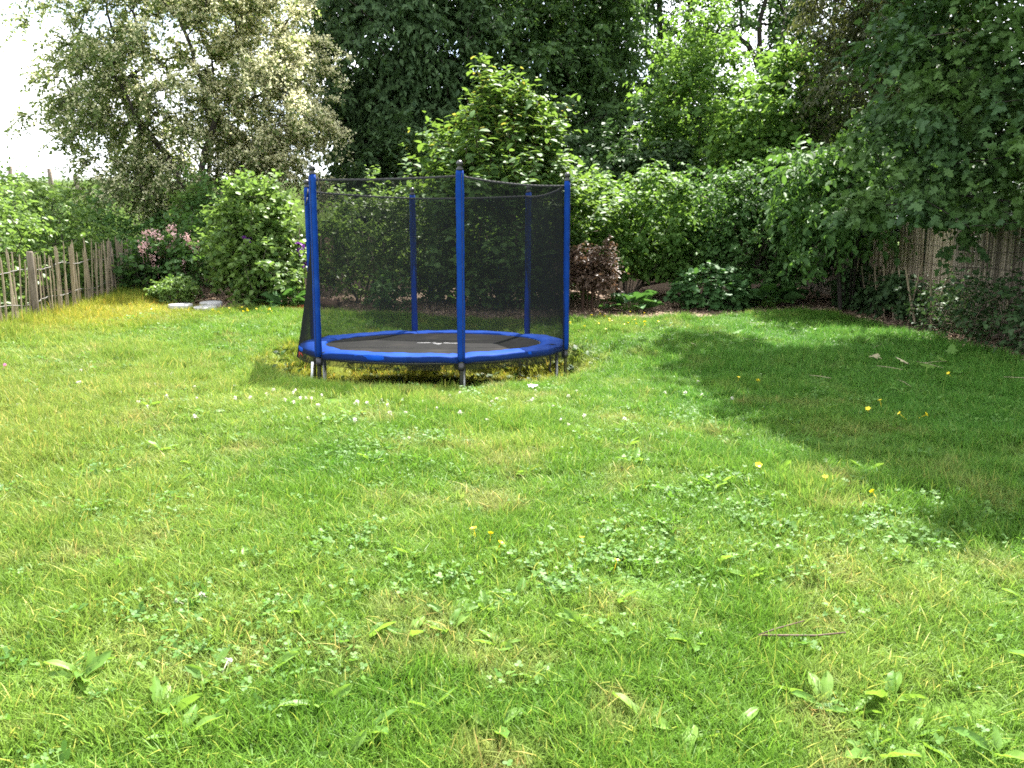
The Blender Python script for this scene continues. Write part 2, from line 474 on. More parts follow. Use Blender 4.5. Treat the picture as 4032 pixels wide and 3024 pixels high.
# ------------------------------------------------------------------ ground sheet and mulch bed
def sheet(name, xs, ys, zf, mat, keep=None, kind='structure'):
    X, Y = np.meshgrid(xs, ys)
    Z = zf(X, Y)
    v = np.stack([X, Y, Z], -1).reshape(-1, 3)
    nx, ny = len(xs), len(ys)
    i = (np.arange(ny - 1)[:, None] * nx + np.arange(nx - 1)[None]).ravel()
    f = np.stack([i, i + 1, i + nx + 1, i + nx], -1)
    if keep is not None:
        c = v[f].mean(1)
        f = f[keep(c[:, 0], c[:, 1])]
        u = np.unique(f)
        mp = np.zeros(len(v), int); mp[u] = np.arange(len(u))
        v, f = v[u], mp[f]
    return tag(MB().add(v, [f]).build(name, mat), kind=kind)
far = lambda a, b, n: np.sign(b - a) * (np.geomspace(1, abs(b - a) + 1, n)[1:] - 1) + a
xs = np.concatenate([far(-11, -420, 26)[::-1], np.arange(-11, 9.01, .11), far(9, 420, 26)])
ys = np.concatenate([far(-2, -120, 14)[::-1], np.arange(-2, 20.01, .11), far(20, 30, 30), far(30, 520, 30)])
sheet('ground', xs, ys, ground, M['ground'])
sheet('mulch_bed', np.arange(-9, 8.6, .09), np.arange(4, 19.5, .09), lambda x, y: ground(x, y) + .012 + .025 * (fbm(x * 3, y * 3) - .3) + .0, M['mulch'],
      keep=lambda x, y: bed_depth(x, y) > 0.02)

# ------------------------------------------------------------------ instanced ground cover (grass, clover, meadow)
def scatter(name, pts, rot, scl, idx, tufts, mat_unused=None):
    """one object: a cloud of points that carries a tuft on each of them"""
    me = bpy.data.meshes.new(name)
    me.vertices.add(len(pts))
    me.vertices.foreach_set('co', np.asarray(pts, np.float32).ravel())
    for nm, ty, va in (('rot', 'FLOAT_VECTOR', rot), ('scl', 'FLOAT_VECTOR', scl)):
        a = me.attributes.new(nm, ty, 'POINT'); a.data.foreach_set('vector', np.asarray(va, np.float32).ravel())
    a = me.attributes.new('idx', 'INT', 'POINT'); a.data.foreach_set('value', np.asarray(idx, np.int32))
    o = bpy.data.objects.new(name, me)
    COL.objects.link(o)
    cl = bpy.data.collections.new(name + '_tufts')
    for k, tm in enumerate(tufts):
        cl.objects.link(bpy.data.objects.new('%s_tuft_%02d' % (name, k), tm))
    ng = bpy.data.node_groups.new(name, 'GeometryNodeTree')
    ng.interface.new_socket('Geometry', in_out='INPUT', socket_type='NodeSocketGeometry')
    ng.interface.new_socket('Geometry', in_out='OUTPUT', socket_type='NodeSocketGeometry')
    N = ng.nodes.new
    gi, go = N('NodeGroupInput'), N('NodeGroupOutput')
    ci = N('GeometryNodeCollectionInfo')
    ci.inputs['Collection'].default_value = cl
    ci.inputs['Separate Children'].default_value = True
    ci.inputs['Reset Children'].default_value = True
    io = N('GeometryNodeInstanceOnPoints')
    io.inputs['Pick Instance'].default_value = True
    ats = {}
    for nm, ty in (('rot', 'FLOAT_VECTOR'), ('scl', 'FLOAT_VECTOR'), ('idx', 'INT')):
        a = N('GeometryNodeInputNamedAttribute'); a.data_type = ty
        a.inputs['Name'].default_value = nm
        ats[nm] = a.outputs[0]
    lk = ng.links.new
    er = N('FunctionNodeEulerToRotation')
    lk(gi.outputs[0], io.inputs['Points'])
    lk(ci.outputs[0], io.inputs['Instance'])
    lk(ats['idx'], io.inputs['Instance Index'])
    lk(ats['rot'], er.inputs[0]); lk(er.outputs[0], io.inputs['Rotation'])
    lk(ats['scl'], io.inputs['Scale'])
    lk(io.outputs[0], go.inputs[0])
    md = o.modifiers.new('scatter', 'NODES')
    md.node_group = ng
    return tag(o, kind='stuff')

def blades(rs, n, rad, h, w, lean, curl, mat, name, tint_hi=.9, flat=0.0):
    """a tuft of n curved blades"""
    a = rs.rand(n) * 2 * np.pi
    r = rad * np.sqrt(rs.rand(n))
    root = np.stack([r * np.cos(a), r * np.sin(a), np.full(n, -.006)], -1)
    hh = h * (.45 + .75 * rs.rand(n))
    az = rs.rand(n) * 2 * np.pi
    d = np.stack([np.cos(az), np.sin(az), 0 * az], -1)
    s = np.stack([-np.sin(az + .5 * rs.randn(n)), np.cos(az + .5 * rs.randn(n)), 0 * az], -1)
    ln = lean * rs.rand(n) + flat * (rs.rand(n) < .35) * rs.rand(n)
    cu = curl * rs.rand(n)
    ww = w * (.6 + .8 * rs.rand(n))
    ts = np.array([0, .45, .8, 1.0])
    V = []
    for t in ts:
        c = root + hh[:, None] * (np.sin(ln)[:, None] * d * t + np.array([0, 0, 1.0]) * t * np.cos(ln)[:, None]
                                  + cu[:, None] * (d * t * t * .7 - np.array([0, 0, .45]) * t ** 2.2))
        wd = ww * (1 - t ** 2 * .97) * .5
        V += [c - s * wd[:, None], c + s * wd[:, None]]
    V = np.stack(V, 1)                       # n, 8, 3
    f = np.array([[0, 1, 3, 2], [2, 3, 5, 4], [4, 5, 7, 6]])
    F = (f[None] + np.arange(n)[:, None, None] * 8).reshape(-1, 4)
    tint = np.repeat(np.where(rs.rand(n) < .955, rs.rand(n) * .86, .9 + .1 * rs.rand(n)), 8)
    return MB().add(V.reshape(-1, 3), [F], tint).mesh(name, mat)

rs = np.random.RandomState(11)
tufts = [blades(rs, 52, .075, h, w, ln, cu, M['grass'], 'grass_tuft', flat=fl)
         for h, w, ln, cu, fl in ((.065, .0038, .7, .5, .8), (.078, .0040, .9, .7, .6), (.055, .0034, 1.0, .4, .9), (.095, .0044, .6, .9, .4),
                                  (.070, .0036, .8, .6, .7), (.048, .0036, 1.2, .5, 1.0), (.108, .0046, .5, .8, .3), (.062, .0038, 1.0, .8, .8))]
def lawn_points(n, y0, y1, wx=.78, seed=0, pw=1.0):
    r = np.random.RandomState(seed)
    y = y0 + (y1 - y0) * r.rand(n)
    w = wx * y + .9
    keep = r.rand(n) < w / (wx * y1 + .9)
    y = y[keep]; w = w[keep]
    x = (r.rand(len(y)) * 2 - 1) * w
    return x, y, r
P_, R_, S_, I_ = [], [], [], []
for y0, y1, dens, sc in ((.9, 4.2, 1000, 1.0), (4.2, 8, 600, 1.12), (8, 15.6, 350, 1.3)):
    area = 2 * (.78 * y1 + .9) * (y1 - y0)
    x, y, r = lawn_points(int(dens * area), y0, y1, seed=int(y0 * 10))
    rt = np.hypot(x - TC[0], y - TC[1])
    bd = bed_depth(x, y)
    k = (bd < .02 + .16 * (r.rand(len(x)) - .3)) & (x > -6.75 - .1 * (y - 11)) & (y < 15.6)
    k &= (rt > 1.45) | (r.rand(len(x)) < .6)
    bare = fbm(x * 2.1 + 9, y * 2.1 + 4)
    k &= r.rand(len(x)) < np.clip((bare - .26) * 5, .3, 1)
    x, y, rt = x[k], y[k], rt[k]
    n = len(x)
    nearfence = np.clip((-x - 5.6 - .1 * (y - 11)) / .7, 0, 1) * (y > 7)
    lush = np.clip((fbm(x * .9 + 20, y * .9 + 33) - .35) / .35, 0, 1)
    clump = np.clip((fbm(x * 3.1 + 70, y * 3.1 + 5) - .52) * 5, 0, 1)
    hs = .8 * sc * (.55 + .45 * lush + .35 * r.rand(n) + .4 * clump) + 1.6 * nearfence * r.rand(n)
    P_.append(np.stack([x, y, ground(x, y)], -1))
    R_.append(np.stack([.16 * r.randn(n), .16 * r.randn(n), r.rand(n) * 6.283], -1))
    S_.append(np.stack([sc * np.ones(n), sc * np.ones(n), hs], -1))
    pick = r.randint(0, 8, n)
    pick = np.where((lush > .75) & (r.rand(n) < .5), np.where(r.rand(n) < .5, 3, 6), pick)
    I_.append(pick)
scatter('grass', np.concatenate(P_), np.concatenate(R_), np.concatenate(S_), np.concatenate(I_), tufts)

# clover: sprigs of three round leaflets, in patches
def clover_mesh(rs, n, rad, size):
    mb = MB()
    th = np.linspace(-2.3, 2.3, 6)
    for q in range(n):
        a, r = rs.rand() * 6.28, rad * math.sqrt(rs.rand())
        c = np.array([r * math.cos(a), r * math.sin(a), .018 + .035 * rs.rand()])
        s = size * (.7 + .6 * rs.rand())
        tl = rs.randn(2) * .35
        ti = rs.rand()
        for l in range(3):
            b = l * 2.094 + a
            d = np.array([math.cos(b), math.sin(b), tl[0] * math.cos(b) + tl[1] * math.sin(b) + .15])
            e = np.array([-math.sin(b), math.cos(b), -tl[0] * math.sin(b) + tl[1] * math.cos(b)])
            pts = [c] + [c + s * (d * (.58 + .46 * math.cos(t)) + e * .5 * math.sin(t)) for t in th]
            mb.add(pts, [np.array([[0, k, k + 1] for k in range(1, 6)])], ti)
    return mb.mesh('clover_sprig', M['clover'])
cl = [clover_mesh(rs, 13, .085, .0070 + .0022 * k) for k in range(4)]
x, y, r = lawn_points(60000, 1.0, 12.5, seed=77)
pat = fbm(x * 1.15 + 60, y * 1.15 + 15) + .25 * (fbm(x * 4, y * 4) - .5)
# the two dark clover drifts one sees, right of the middle and in the left foreground
for cx, cy, sx, sy in ((1.9, 4.5, 1.1, .55), (-1.3, 2.75, .75, .3), (2.6, 3.9, .9, .35), (-.9, 5.4, .8, .35), (1.2, 2.6, .5, .25)):
    pat = pat + .26 * np.exp(-((x - cx) / sx) ** 2 - ((y - cy) / sy) ** 2)
k = (r.rand(len(x)) < np.clip((pat - .61) * 2.1, .035, .5)) & (np.hypot(x - TC[0], y - TC[1]) > 1.95) & (bed_depth(x, y) < -.1) & (x > -6.1)
x, y = x[k], y[k]; n = len(x)
scatter('clover', np.stack([x, y, ground(x, y) - .002 + .014 * r.rand(n)], -1), np.stack([.15 * r.randn(n), .15 * r.randn(n), r.rand(n) * 6.28], -1),
        np.repeat((.6 + .7 * r.rand(n))[:, None], 3, 1), r.randint(0, 4, n), cl)

# tall meadow grass on the bank behind the garden
def tall(rs, n, rad, h, mat):
    return blades(rs, n, rad, h, .008, .5, .7, mat, 'meadow_tuft')
ml = [tall(rs, 40, .28, .5, M['meadow']), tall(rs, 40, .28, .65, M['meadow']), tall(rs, 34, .3, .8, M['meadow'])]
r = np.random.RandomState(31)
n = 15000
y = 17.2 + 19 * r.rand(n) ** 1.1
x = -.75 * y - 2 + (.75 * y + 6) * r.rand(n)
k = (y > 18.4) | (x < -7.4)
x, y = x[k], y[k]; n = len(x)
scatter('meadow_grass', np.stack([x, y, ground(x, y)], -1), np.stack([.12 * r.randn(n), .12 * r.randn(n), r.rand(n) * 6.28], -1),
        np.stack([np.ones(n), np.ones(n), .55 + .6 * r.rand(n)], -1), r.randint(0, 3, n), ml)

# ------------------------------------------------------------------ leaves
def _t(v, f): return np.array(v, float), [np.array(q) for q in f]
th = np.linspace(0, 2 * np.pi, 13)[:-1]
_mo = [(0, .0), (.02, .34), (.22, .24), (.40, .52), (.52, .24), (.74, .26), (1.0, .0), (.74, -.26), (.52, -.24), (.40, -.52), (.22, -.24), (.02, -.34)]
TPL = {
    'diamond': _t([(0, 0, 0), (.45, .30, .07), (1, 0, -.06), (.45, -.30, .07)], [[[0, 2, 1], [0, 3, 2]]]),
    'narrow': _t([(0, 0, 0), (.42, .17, .04), (1, 0, -.1), (.42, -.17, .04)], [[[0, 2, 1], [0, 3, 2]]]),
    'oval': _t([(0, 0, 0), (.25, .27, .06), (.65, .27, .03), (1, 0, -.14), (.65, -.27, .03), (.25, -.27, .06), (.48, 0, -.02)],
               [[[0, 6, 1], [1, 6, 2], [2, 6, 3], [3, 6, 4], [4, 6, 5], [5, 6, 0]]]),
    'round': _t([(0, 0, 0), (.2, .38, .04), (.6, .42, .05), (.98, .12, -.05), (.98, -.12, -.05), (.6, -.42, .05), (.2, -.38, .04), (.45, 0, -.03)],
                [[[0, 7, 1], [1, 7, 2], [2, 7, 3], [3, 7, 4], [4, 7, 5], [5, 7, 6], [6, 7, 0]]]),
    'maple': _t([(.3, 0, 0)] + [(a, b, -.16 * abs(b) * 2 - .1 * max(0, a - .5)) for a, b in _mo],
                [[[0, k, k + 1] for k in range(1, 12)] + [[0, 12, 1]]]),
}
def leaf_verts(shape, P, D, N, size, wid=1.0):
    tv, tf = TPL[shape]
    D = nrm(D)
    Sd = nrm(np.cross(N, D))
    N = np.cross(D, Sd)
    size = np.broadcast_to(np.asarray(size, float), (len(P),))
    V = P[:, None] + size[:, None, None] * (tv[None, :, :1] * D[:, None] + wid * tv[None, :, 1:2] * Sd[:, None] + tv[None, :, 2:] * N[:, None])
    k = len(tv)
    F = [(f[None] + np.arange(len(P))[:, None, None] * k).reshape(-1, f.shape[1]) for f in tf]
    return V.reshape(-1, 3), F, k
_leafmesh = {}
def leaf_parts(shape, P, D, N, size, mat, parent, wid=1.0, seed=0, name='leaf'):
    """single leaves as parts; three meshes shared by all of them"""
    rr = np.random.RandomState(seed)
    base = Vector(parent_loc(parent))
    D = nrm(D); Sd = nrm(np.cross(N, D)); N = np.cross(D, Sd)
    for i in range(len(P)):
        q = rr.randint(3)
        key = (shape, mat.name, q, wid)
        if key not in _leafmesh:
            v, f, k = leaf_verts(shape, np.zeros((1, 3)), np.array([[1., 0, 0]]), np.array([[0, 0, 1.]]), 1.0, wid)
            _leafmesh[key] = MB().add(v, f, (.2, .5, .8)[q]).mesh(name, mat)
        o = bpy.data.objects.new(name, _leafmesh[key])
        COL.objects.link(o)
        s = float(size[i])
        m3 = Matrix((D[i] * s, Sd[i] * s, N[i] * s)).transposed().to_4x4()
        m3.translation = Vector(P[i]) - base
        o.parent = parent
        o.matrix_basis = m3
    return

# ------------------------------------------------------------------ branching plants
def grow(trunks, centers, rng, r_tip=.006, r_exp=.5, lift=.12, wob=.08):
    """joins every spray centre to the nearest limb already there; returns polylines with radii"""
    nodes, par, plen = [], [], []
    for t in trunks:
        for i, q in enumerate(t):
            nodes.append(np.asarray(q, float)); par.append(len(nodes) - 2 if i else -1)
            plen.append(0 if i == 0 else plen[-1] + np.linalg.norm(nodes[-1] - nodes[-2]))
    base = nodes[0]
    order = np.argsort(np.linalg.norm(centers - base, axis=1))
    for ci in order:
        c = centers[ci]
        A = np.array(nodes)
        d = np.linalg.norm(A - c, axis=1)
        cost = d + .28 * np.array(plen) + .8 * np.maximum(0, A[:, 2] - c[2])
        j = int(np.argmin(cost))
        a = nodes[j]
        ln = np.linalg.norm(c - a)
        k = max(1, min(5, int(ln / .28)))
        prev = j
        w = rng.randn(3) * wob * ln
        for s in range(1, k + 1):
            t = s / k
            p = a + (c - a) * t + np.array([0, 0, lift * ln * math.sin(math.pi * t)]) + w * math.sin(math.pi * t)
            nodes.append(p); par.append(prev); plen.append(plen[prev] + ln / k); prev = len(nodes) - 1
    n = len(nodes)
    cnt = np.zeros(n)
    kids = [[] for _ in range(n)]
    for i in range(n):
        if par[i] >= 0: kids[par[i]].append(i)
    for i in range(n - 1, -1, -1):
        cnt[i] = max(1, sum(cnt[q] for q in kids[i]))
    rad = r_tip * cnt ** r_exp
    lines = []
    starts = [i for i in range(n) if par[i] < 0]
    stack = [(None, s) for s in starts]
    while stack:
        p0, i = stack.pop()
        ln = ([] if p0 is None else [p0]) + [i]
        while kids[i]:
            ks = sorted(kids[i], key=lambda q: -cnt[q])
            for q in ks[1:]: stack.append((i, q))
            i = ks[0]; ln.append(i)
        if len(ln) > 1:
            rr = rad[ln].copy()
            if p0 is not None: rr[0] = min(rr[0], rr[1] * 1.15)
            lines.append((np.array([nodes[q] for q in ln]), rr))
    return lines

def env_points(env, n, rng, shell=.55, gap=0.0):
    """points inside a union of ellipsoids, crowded towards their skins and a minimum gap apart"""
    w = np.array([e[6] if len(e) > 6 else e[3] * e[4] * e[5] for e in env], float)
    w = w / w.sum()
    out = []
    tries = 0
    while len(out) < n and tries < n * 30:
        tries += 1
        e = env[rng.choice(len(env), p=w)]
        d = nrm(rng.randn(3))
        r = (shell ** 3 + (1 - shell ** 3) * rng.rand()) ** (1 / 3) * (.88 + .18 * rng.rand())
        p = np.array(e[:3]) + d * r * np.array(e[3:6])
        if p[2] < gz(p[0], p[1]) + .05: continue
        if gap and out and np.min(np.linalg.norm(np.array(out) - p, axis=1)) < gap: continue
        out.append(p)
    return np.array(out)

def sprays(C, O, rng, m, k, L, spread=.8, up=.2, droop=.3, leafdroop=.25, nup=.9, nrand=.55, splay=.9):
    """twigs round every centre and the leaves along them"""
    n = len(C)
    dirs = nrm(O[:, None] * .7 + rng.randn(n, m, 3) * spread + np.array([0, 0, up]))
    ln = L * (.5 + .9 * rng.rand(n, m))
    st = C[:, None] + rng.randn(n, m, 3) * L * .12
    t = (np.arange(k) + .7) / k
    t = np.clip(t[None, None] + rng.randn(n, m, k) * .05, .05, 1.03)
    z = np.array([0, 0, -1.0])
    P = st[:, :, None] + ln[:, :, None, None] * (dirs[:, :, None] * t[..., None] + droop * z * (t ** 2)[..., None])
    T = nrm(dirs[:, :, None] + 2 * droop * z * t[..., None])
    side = nrm(np.cross(T, np.array([0, 0, 1.0]) + .3 * rng.randn(n, m, 1, 3)))
    sg = np.where(np.arange(k) % 2 == 0, 1.0, -1.0)[None, None, :, None]
    D = nrm(T * .6 + side * sg * splay + rng.randn(n, m, k, 3) * .3 + leafdroop * z)
    N = np.array([0, 0, 1.0]) * nup + rng.randn(n, m, k, 3) * nrand + O[:, None, None] * .35
    tw = np.stack([st, st + ln[..., None] * (dirs * .5 + droop * z * .25), st + ln[..., None] * (dirs + droop * z)], 2)
    return P.reshape(-1, 3), D.reshape(-1, 3), N.reshape(-1, 3), tw.reshape(-1, 3, 3)

CAMP = np.array([0, 0, 1.5])
def plant(name, label, cat, base, env, ncl, shape, size, mat, seed, bark='bark', trunks=None, m=7, k=9, L=.35, gap=.0, shell=.55,
          singles=0, tips=None, group=None, twigs=0, wid=1.0, r_tip=.006, r_exp=.5, part='foliage', stem='trunk', centre=None, extra=None, lift=.12, shoots=.16, zclear=.02, zmin=-9, **kw):
    rng = np.random.RandomState(seed)
    bz = gz(base[0], base[1])
    root = empty(name, (base[0], base[1], bz), label, cat, group)
    C = env_points(env, ncl, rng, shell, gap)
    if extra is not None: C = np.concatenate([C, extra])
    cc = np.array(centre if centre is not None else [np.average([e[i] for e in env], weights=[e[3] * e[4] * e[5] for e in env]) for i in range(3)])
    # uneven outline: some sprays are shoots that stand out beyond the rest
    so = rng.rand(len(C)) < shoots
    C = np.where(so[:, None], C + nrm(C - cc + (0, 0, .2)) * L * (.35 + .75 * rng.rand(len(C), 1)), C)
    O = nrm(C - cc + rng.randn(len(C), 3) * .15)
    if trunks is None:
        trunks = []
        for q in range(6):
            a = q * 1.05 + rng.rand()
            tgt = cc + np.array([math.cos(a), math.sin(a), 0]) * .35 * np.array(env[0][3:6])
            b0 = np.array([base[0] + .1 * math.cos(a), base[1] + .1 * math.sin(a), bz - .03])
            trunks.append([b0, b0 * .6 + tgt * .4 + np.array([0, 0, .05]), b0 * .25 + tgt * .75])
    lines = grow(trunks, C, rng, r_tip, r_exp, lift)
    mb = MB()
    for pts, rr in lines:
        tube(mb, pts, rr, 7 if rr[0] > .05 else (5 if rr[0] > .015 else 3), cap=False)
    P, D, N, tw = sprays(C, O, rng, m, k, L, **kw)
    if twigs:
        sel = rng.rand(len(tw)) < twigs
        for q in tw[sel]:
            tube(mb, q, [r_tip * .7, r_tip * .55, r_tip * .3], 3, cap=False)
    mb.build(stem, M[bark], root)
    zok = (P[:, 2] > ground(P[:, 0], P[:, 1]) + zclear) & ((P[:, 2] > zmin) if np.isscalar(zmin) else zmin(P))
    P, D, N = P[zok], D[zok], N[zok]
    sz = size * (.45 + .95 * rng.rand(len(P)) ** 1.1)
    tint = np.clip(.5 + .22 * rng.randn(len(P)) + .25 * (rng.rand(len(P)) < .1), 0, 1)
    if singles:
        # the leaves that show largest: those nearest the camera and not behind the others
        sc_ = np.linalg.norm(P - CAMP, axis=1) - .25 * size * rng.rand(len(P)) - sz * 2
        u = np.abs(P[:, 0] / P[:, 1]) < .66
        sc_ = np.where(u, sc_, 99)
        ids = np.argsort(sc_)[:singles * 4]
        ids = rng.permutation(ids)[:singles]
        leaf_parts(shape, P[ids], D[ids], N[ids], sz[ids], mat, root, wid, seed)
        mk = np.ones(len(P), bool); mk[ids] = False
        P, D, N, sz, tint = P[mk], D[mk], N[mk], sz[mk], tint[mk]
    if tips:
        # young leaves of another colour at the ends of the topmost shoots
        tm, frac, zmin = tips
        end = (rng.rand(len(P)) < frac) & (P[:, 2] > zmin)
        v, f, kk = leaf_verts(shape, P[end], D[end], N[end], sz[end] * .7, wid)
        MB().add(v, f, np.repeat(tint[end], kk)).build('young_leaves', tm, root, kind='stuff')
        P, D, N, sz, tint = P[~end], D[~end], N[~end], sz[~end], tint[~end]
    v, f, kk = leaf_verts(shape, P, D, N, sz, wid)
    MB().add(v, f, np.repeat(tint, kk)).build(part, mat, root, kind='stuff')
    return root, C, O, P
# ------------------------------------------------------------------ the trampoline
TX, TY = TC
TZ = gz(TX, TY)
tramp = empty('trampoline', (TX, TY, TZ), 'round blue trampoline with black safety net standing over a mossy hollow in the lawn', 'trampoline')
A0 = .2626
PA = [A0 + k * math.pi / 3 for k in range(6)]
def pol(a, r, z): return np.array([TX + r * math.sin(a), TY - r * math.cos(a), z + .06])
rs = np.random.RandomState(3)
# jumping mat with a slight sag, dust and painted glare, with its seams and the print
mb = MB()
nr, na = 14, 72
v = [pol(0, 0, .452)]
for i in range(1, nr + 1):
    q = 1.262 * i / nr
    for j in range(na):
        v.append(pol(2 * math.pi * j / na, q, .468 - .018 * (1 - (q / 1.26) ** 2)))
f3 = np.array([[0, 1 + j, 1 + (j + 1) % na] for j in range(na)])
f4 = np.array([[1 + i * na + j, 1 + (i + 1) * na + j, 1 + (i + 1) * na + (j + 1) % na, 1 + i * na + (j + 1) % na] for i in range(nr - 1) for j in range(na)])
mb.add(v, [f3, f4])
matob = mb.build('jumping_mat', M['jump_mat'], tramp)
for yy in (TY + .42, TY - .45):
    mb = MB()
    hw = math.sqrt(1.24 ** 2 - (yy - TY) ** 2)
    q = np.linspace(-hw, hw, 16)
    pts = [(TX + s, yy + .0, .5305 - .018 * (1 - (math.hypot(s, yy - TY) / 1.26) ** 2)) for s in q]
    for a, b in zip(pts[:-1], pts[1:]):
        box(mb, (np.array(a) + b) / 2, (np.array(b) - a) / 2, (0, .006, 0), (0, 0, .0012))
    mb.build('seam', M['black_strap'], matob)
# the worn white print on the mat: a swoosh and a bar of broken lettering strokes
for cx, cy, lx, ly, sk in ((-.14, .20, .16, .016, 0), (.03, .11, .10, .022, .35), (.13, .18, .065, .022, .3), (.23, .15, .13, .018, 0), (.05, .02, .05, .012, .3), (-.02, .24, .05, .012, 0), (.32, .19, .02, .03, .1)):
    mb = MB()
    box(mb, np.array([TX + cx, TY - .08 + cy, .5145]), (lx / 2, 0, 0), (sk * ly, ly / 2, 0), (0, 0, .0008))
    mb.build('print_mark', M['white_paint'], matob)
# frame ring
mb = MB()
a = np.linspace(0, 2 * np.pi, 49)
tube(mb, [pol(q, 1.49, .405) for q in a], .02, 8, cap=False)
mb.build('frame_ring', M['steel'], tramp)
# springs
mb = MB()
for q in np.linspace(0, 2 * np.pi, 61)[:-1]:
    tube(mb, [pol(q, 1.25, .462), pol(q, 1.48, .42)], .009, 4, cap=False)
tag(mb.build('spring', M['steel'], tramp), kind='stuff')
# six padded cover panels, gathered and creased where they meet at the poles
prof = np.array([(1.262, .462), (1.258, .476), (1.275, .487), (1.34, .494), (1.42, .496), (1.49, .492), (1.54, .487), (1.560, .479), (1.563, .455), (1.556, .432), (1.535, .426)])
for k in range(6):
    mb = MB()
    n = 40
    ss = np.linspace(0, 1, n)
    V = np.zeros((n, len(prof), 3))
    sd_ = rs.rand() * 50
    for i, s in enumerate(ss):
        ang = PA[k] + .004 + (math.pi / 3 - .008) * s
        e = math.exp(-(min(s, 1 - s) / .07) ** 2)
        for j, (r_, z_) in enumerate(prof):
            w = fbm(s * 9 + sd_, j * .5 + k * 3) - .5
            w2 = fbm(s * 34 + sd_, j * .8 + k * 5) - .5
            dz = .022 * w + .035 * e * w2 - .012 * e
            dr = (.02 * w + .03 * e * w2) * (1 if j > 5 else .5)
            if j >= 8: dz += -.016 * (fbm(s * 5 + sd_ * 2, 3) - .5) - .012
            V[i, j] = pol(ang, r_ + dr, z_ + dz)
    i = np.arange(n - 1)[:, None] * len(prof); j = np.arange(len(prof) - 1)[None]
    F = np.stack([i + j, i + j + 1, i + len(prof) + j + 1, i + len(prof) + j], -1).reshape(-1, 4)
    mb.add(V.reshape(-1, 3), [F])
    mb.build('pad_panel', M['blue_vinyl'], tramp)
# net: six panels, chord at the top, round skirt at the bottom, each with a hem
ZT = 2.315
for k in range(6):
    n, mz = 26, 14
    V = np.zeros((n, mz, 3))
    sag = (.03, .045, .012, .01, .012, .012)[k]
    for i in range(n):
        s = i / (n - 1)
        a_ = PA[k] + math.pi / 3 * s
        ch = pol(PA[k], 1.555, 0) * (1 - s) + pol(PA[k] + math.pi / 3, 1.555, 0) * s
        ci = pol(a_, 1.59, 0)
        for j in range(mz):
            t = j / (mz - 1)
            zt = ZT - .005 - sag * 4 * s * (1 - s)
            z = .405 + (zt - .405) * t
            q = (1 - t) ** 1.6
            V[i, j] = ch * (1 - q) + ci * q
            V[i, j, 2] = z
            V[i, j] += np.append(nrm(ci - np.array([TX, TY, 0]))[:2] * (.04 * (fbm(s * 5 + k * 9, t * 3) - .5) + .018 * (fbm(s * 16 + k * 9, t * 2 + 5) - .5)), 0)
    i = np.arange(n - 1)[:, None] * mz; j = np.arange(mz - 1)[None]
    F = np.stack([i + j, i + mz + j, i + mz + j + 1, i + j + 1], -1).reshape(-1, 4)
    pn = MB().add(V.reshape(-1, 3), [F]).build('net_panel', M['net'], tramp)
    mb = MB()
    for i in range(n - 1):
        a_, b_ = V[i, -1], V[i + 1, -1]
        d_ = nrm(b_ - a_); o_ = np.array([-d_[1], d_[0], 0])
        box(mb, (a_ + b_) / 2, (b_ - a_) / 2 * 1.02, o_ * .002, (0, 0, .011))
    mb.build('hem', M['black_strap'], pn)
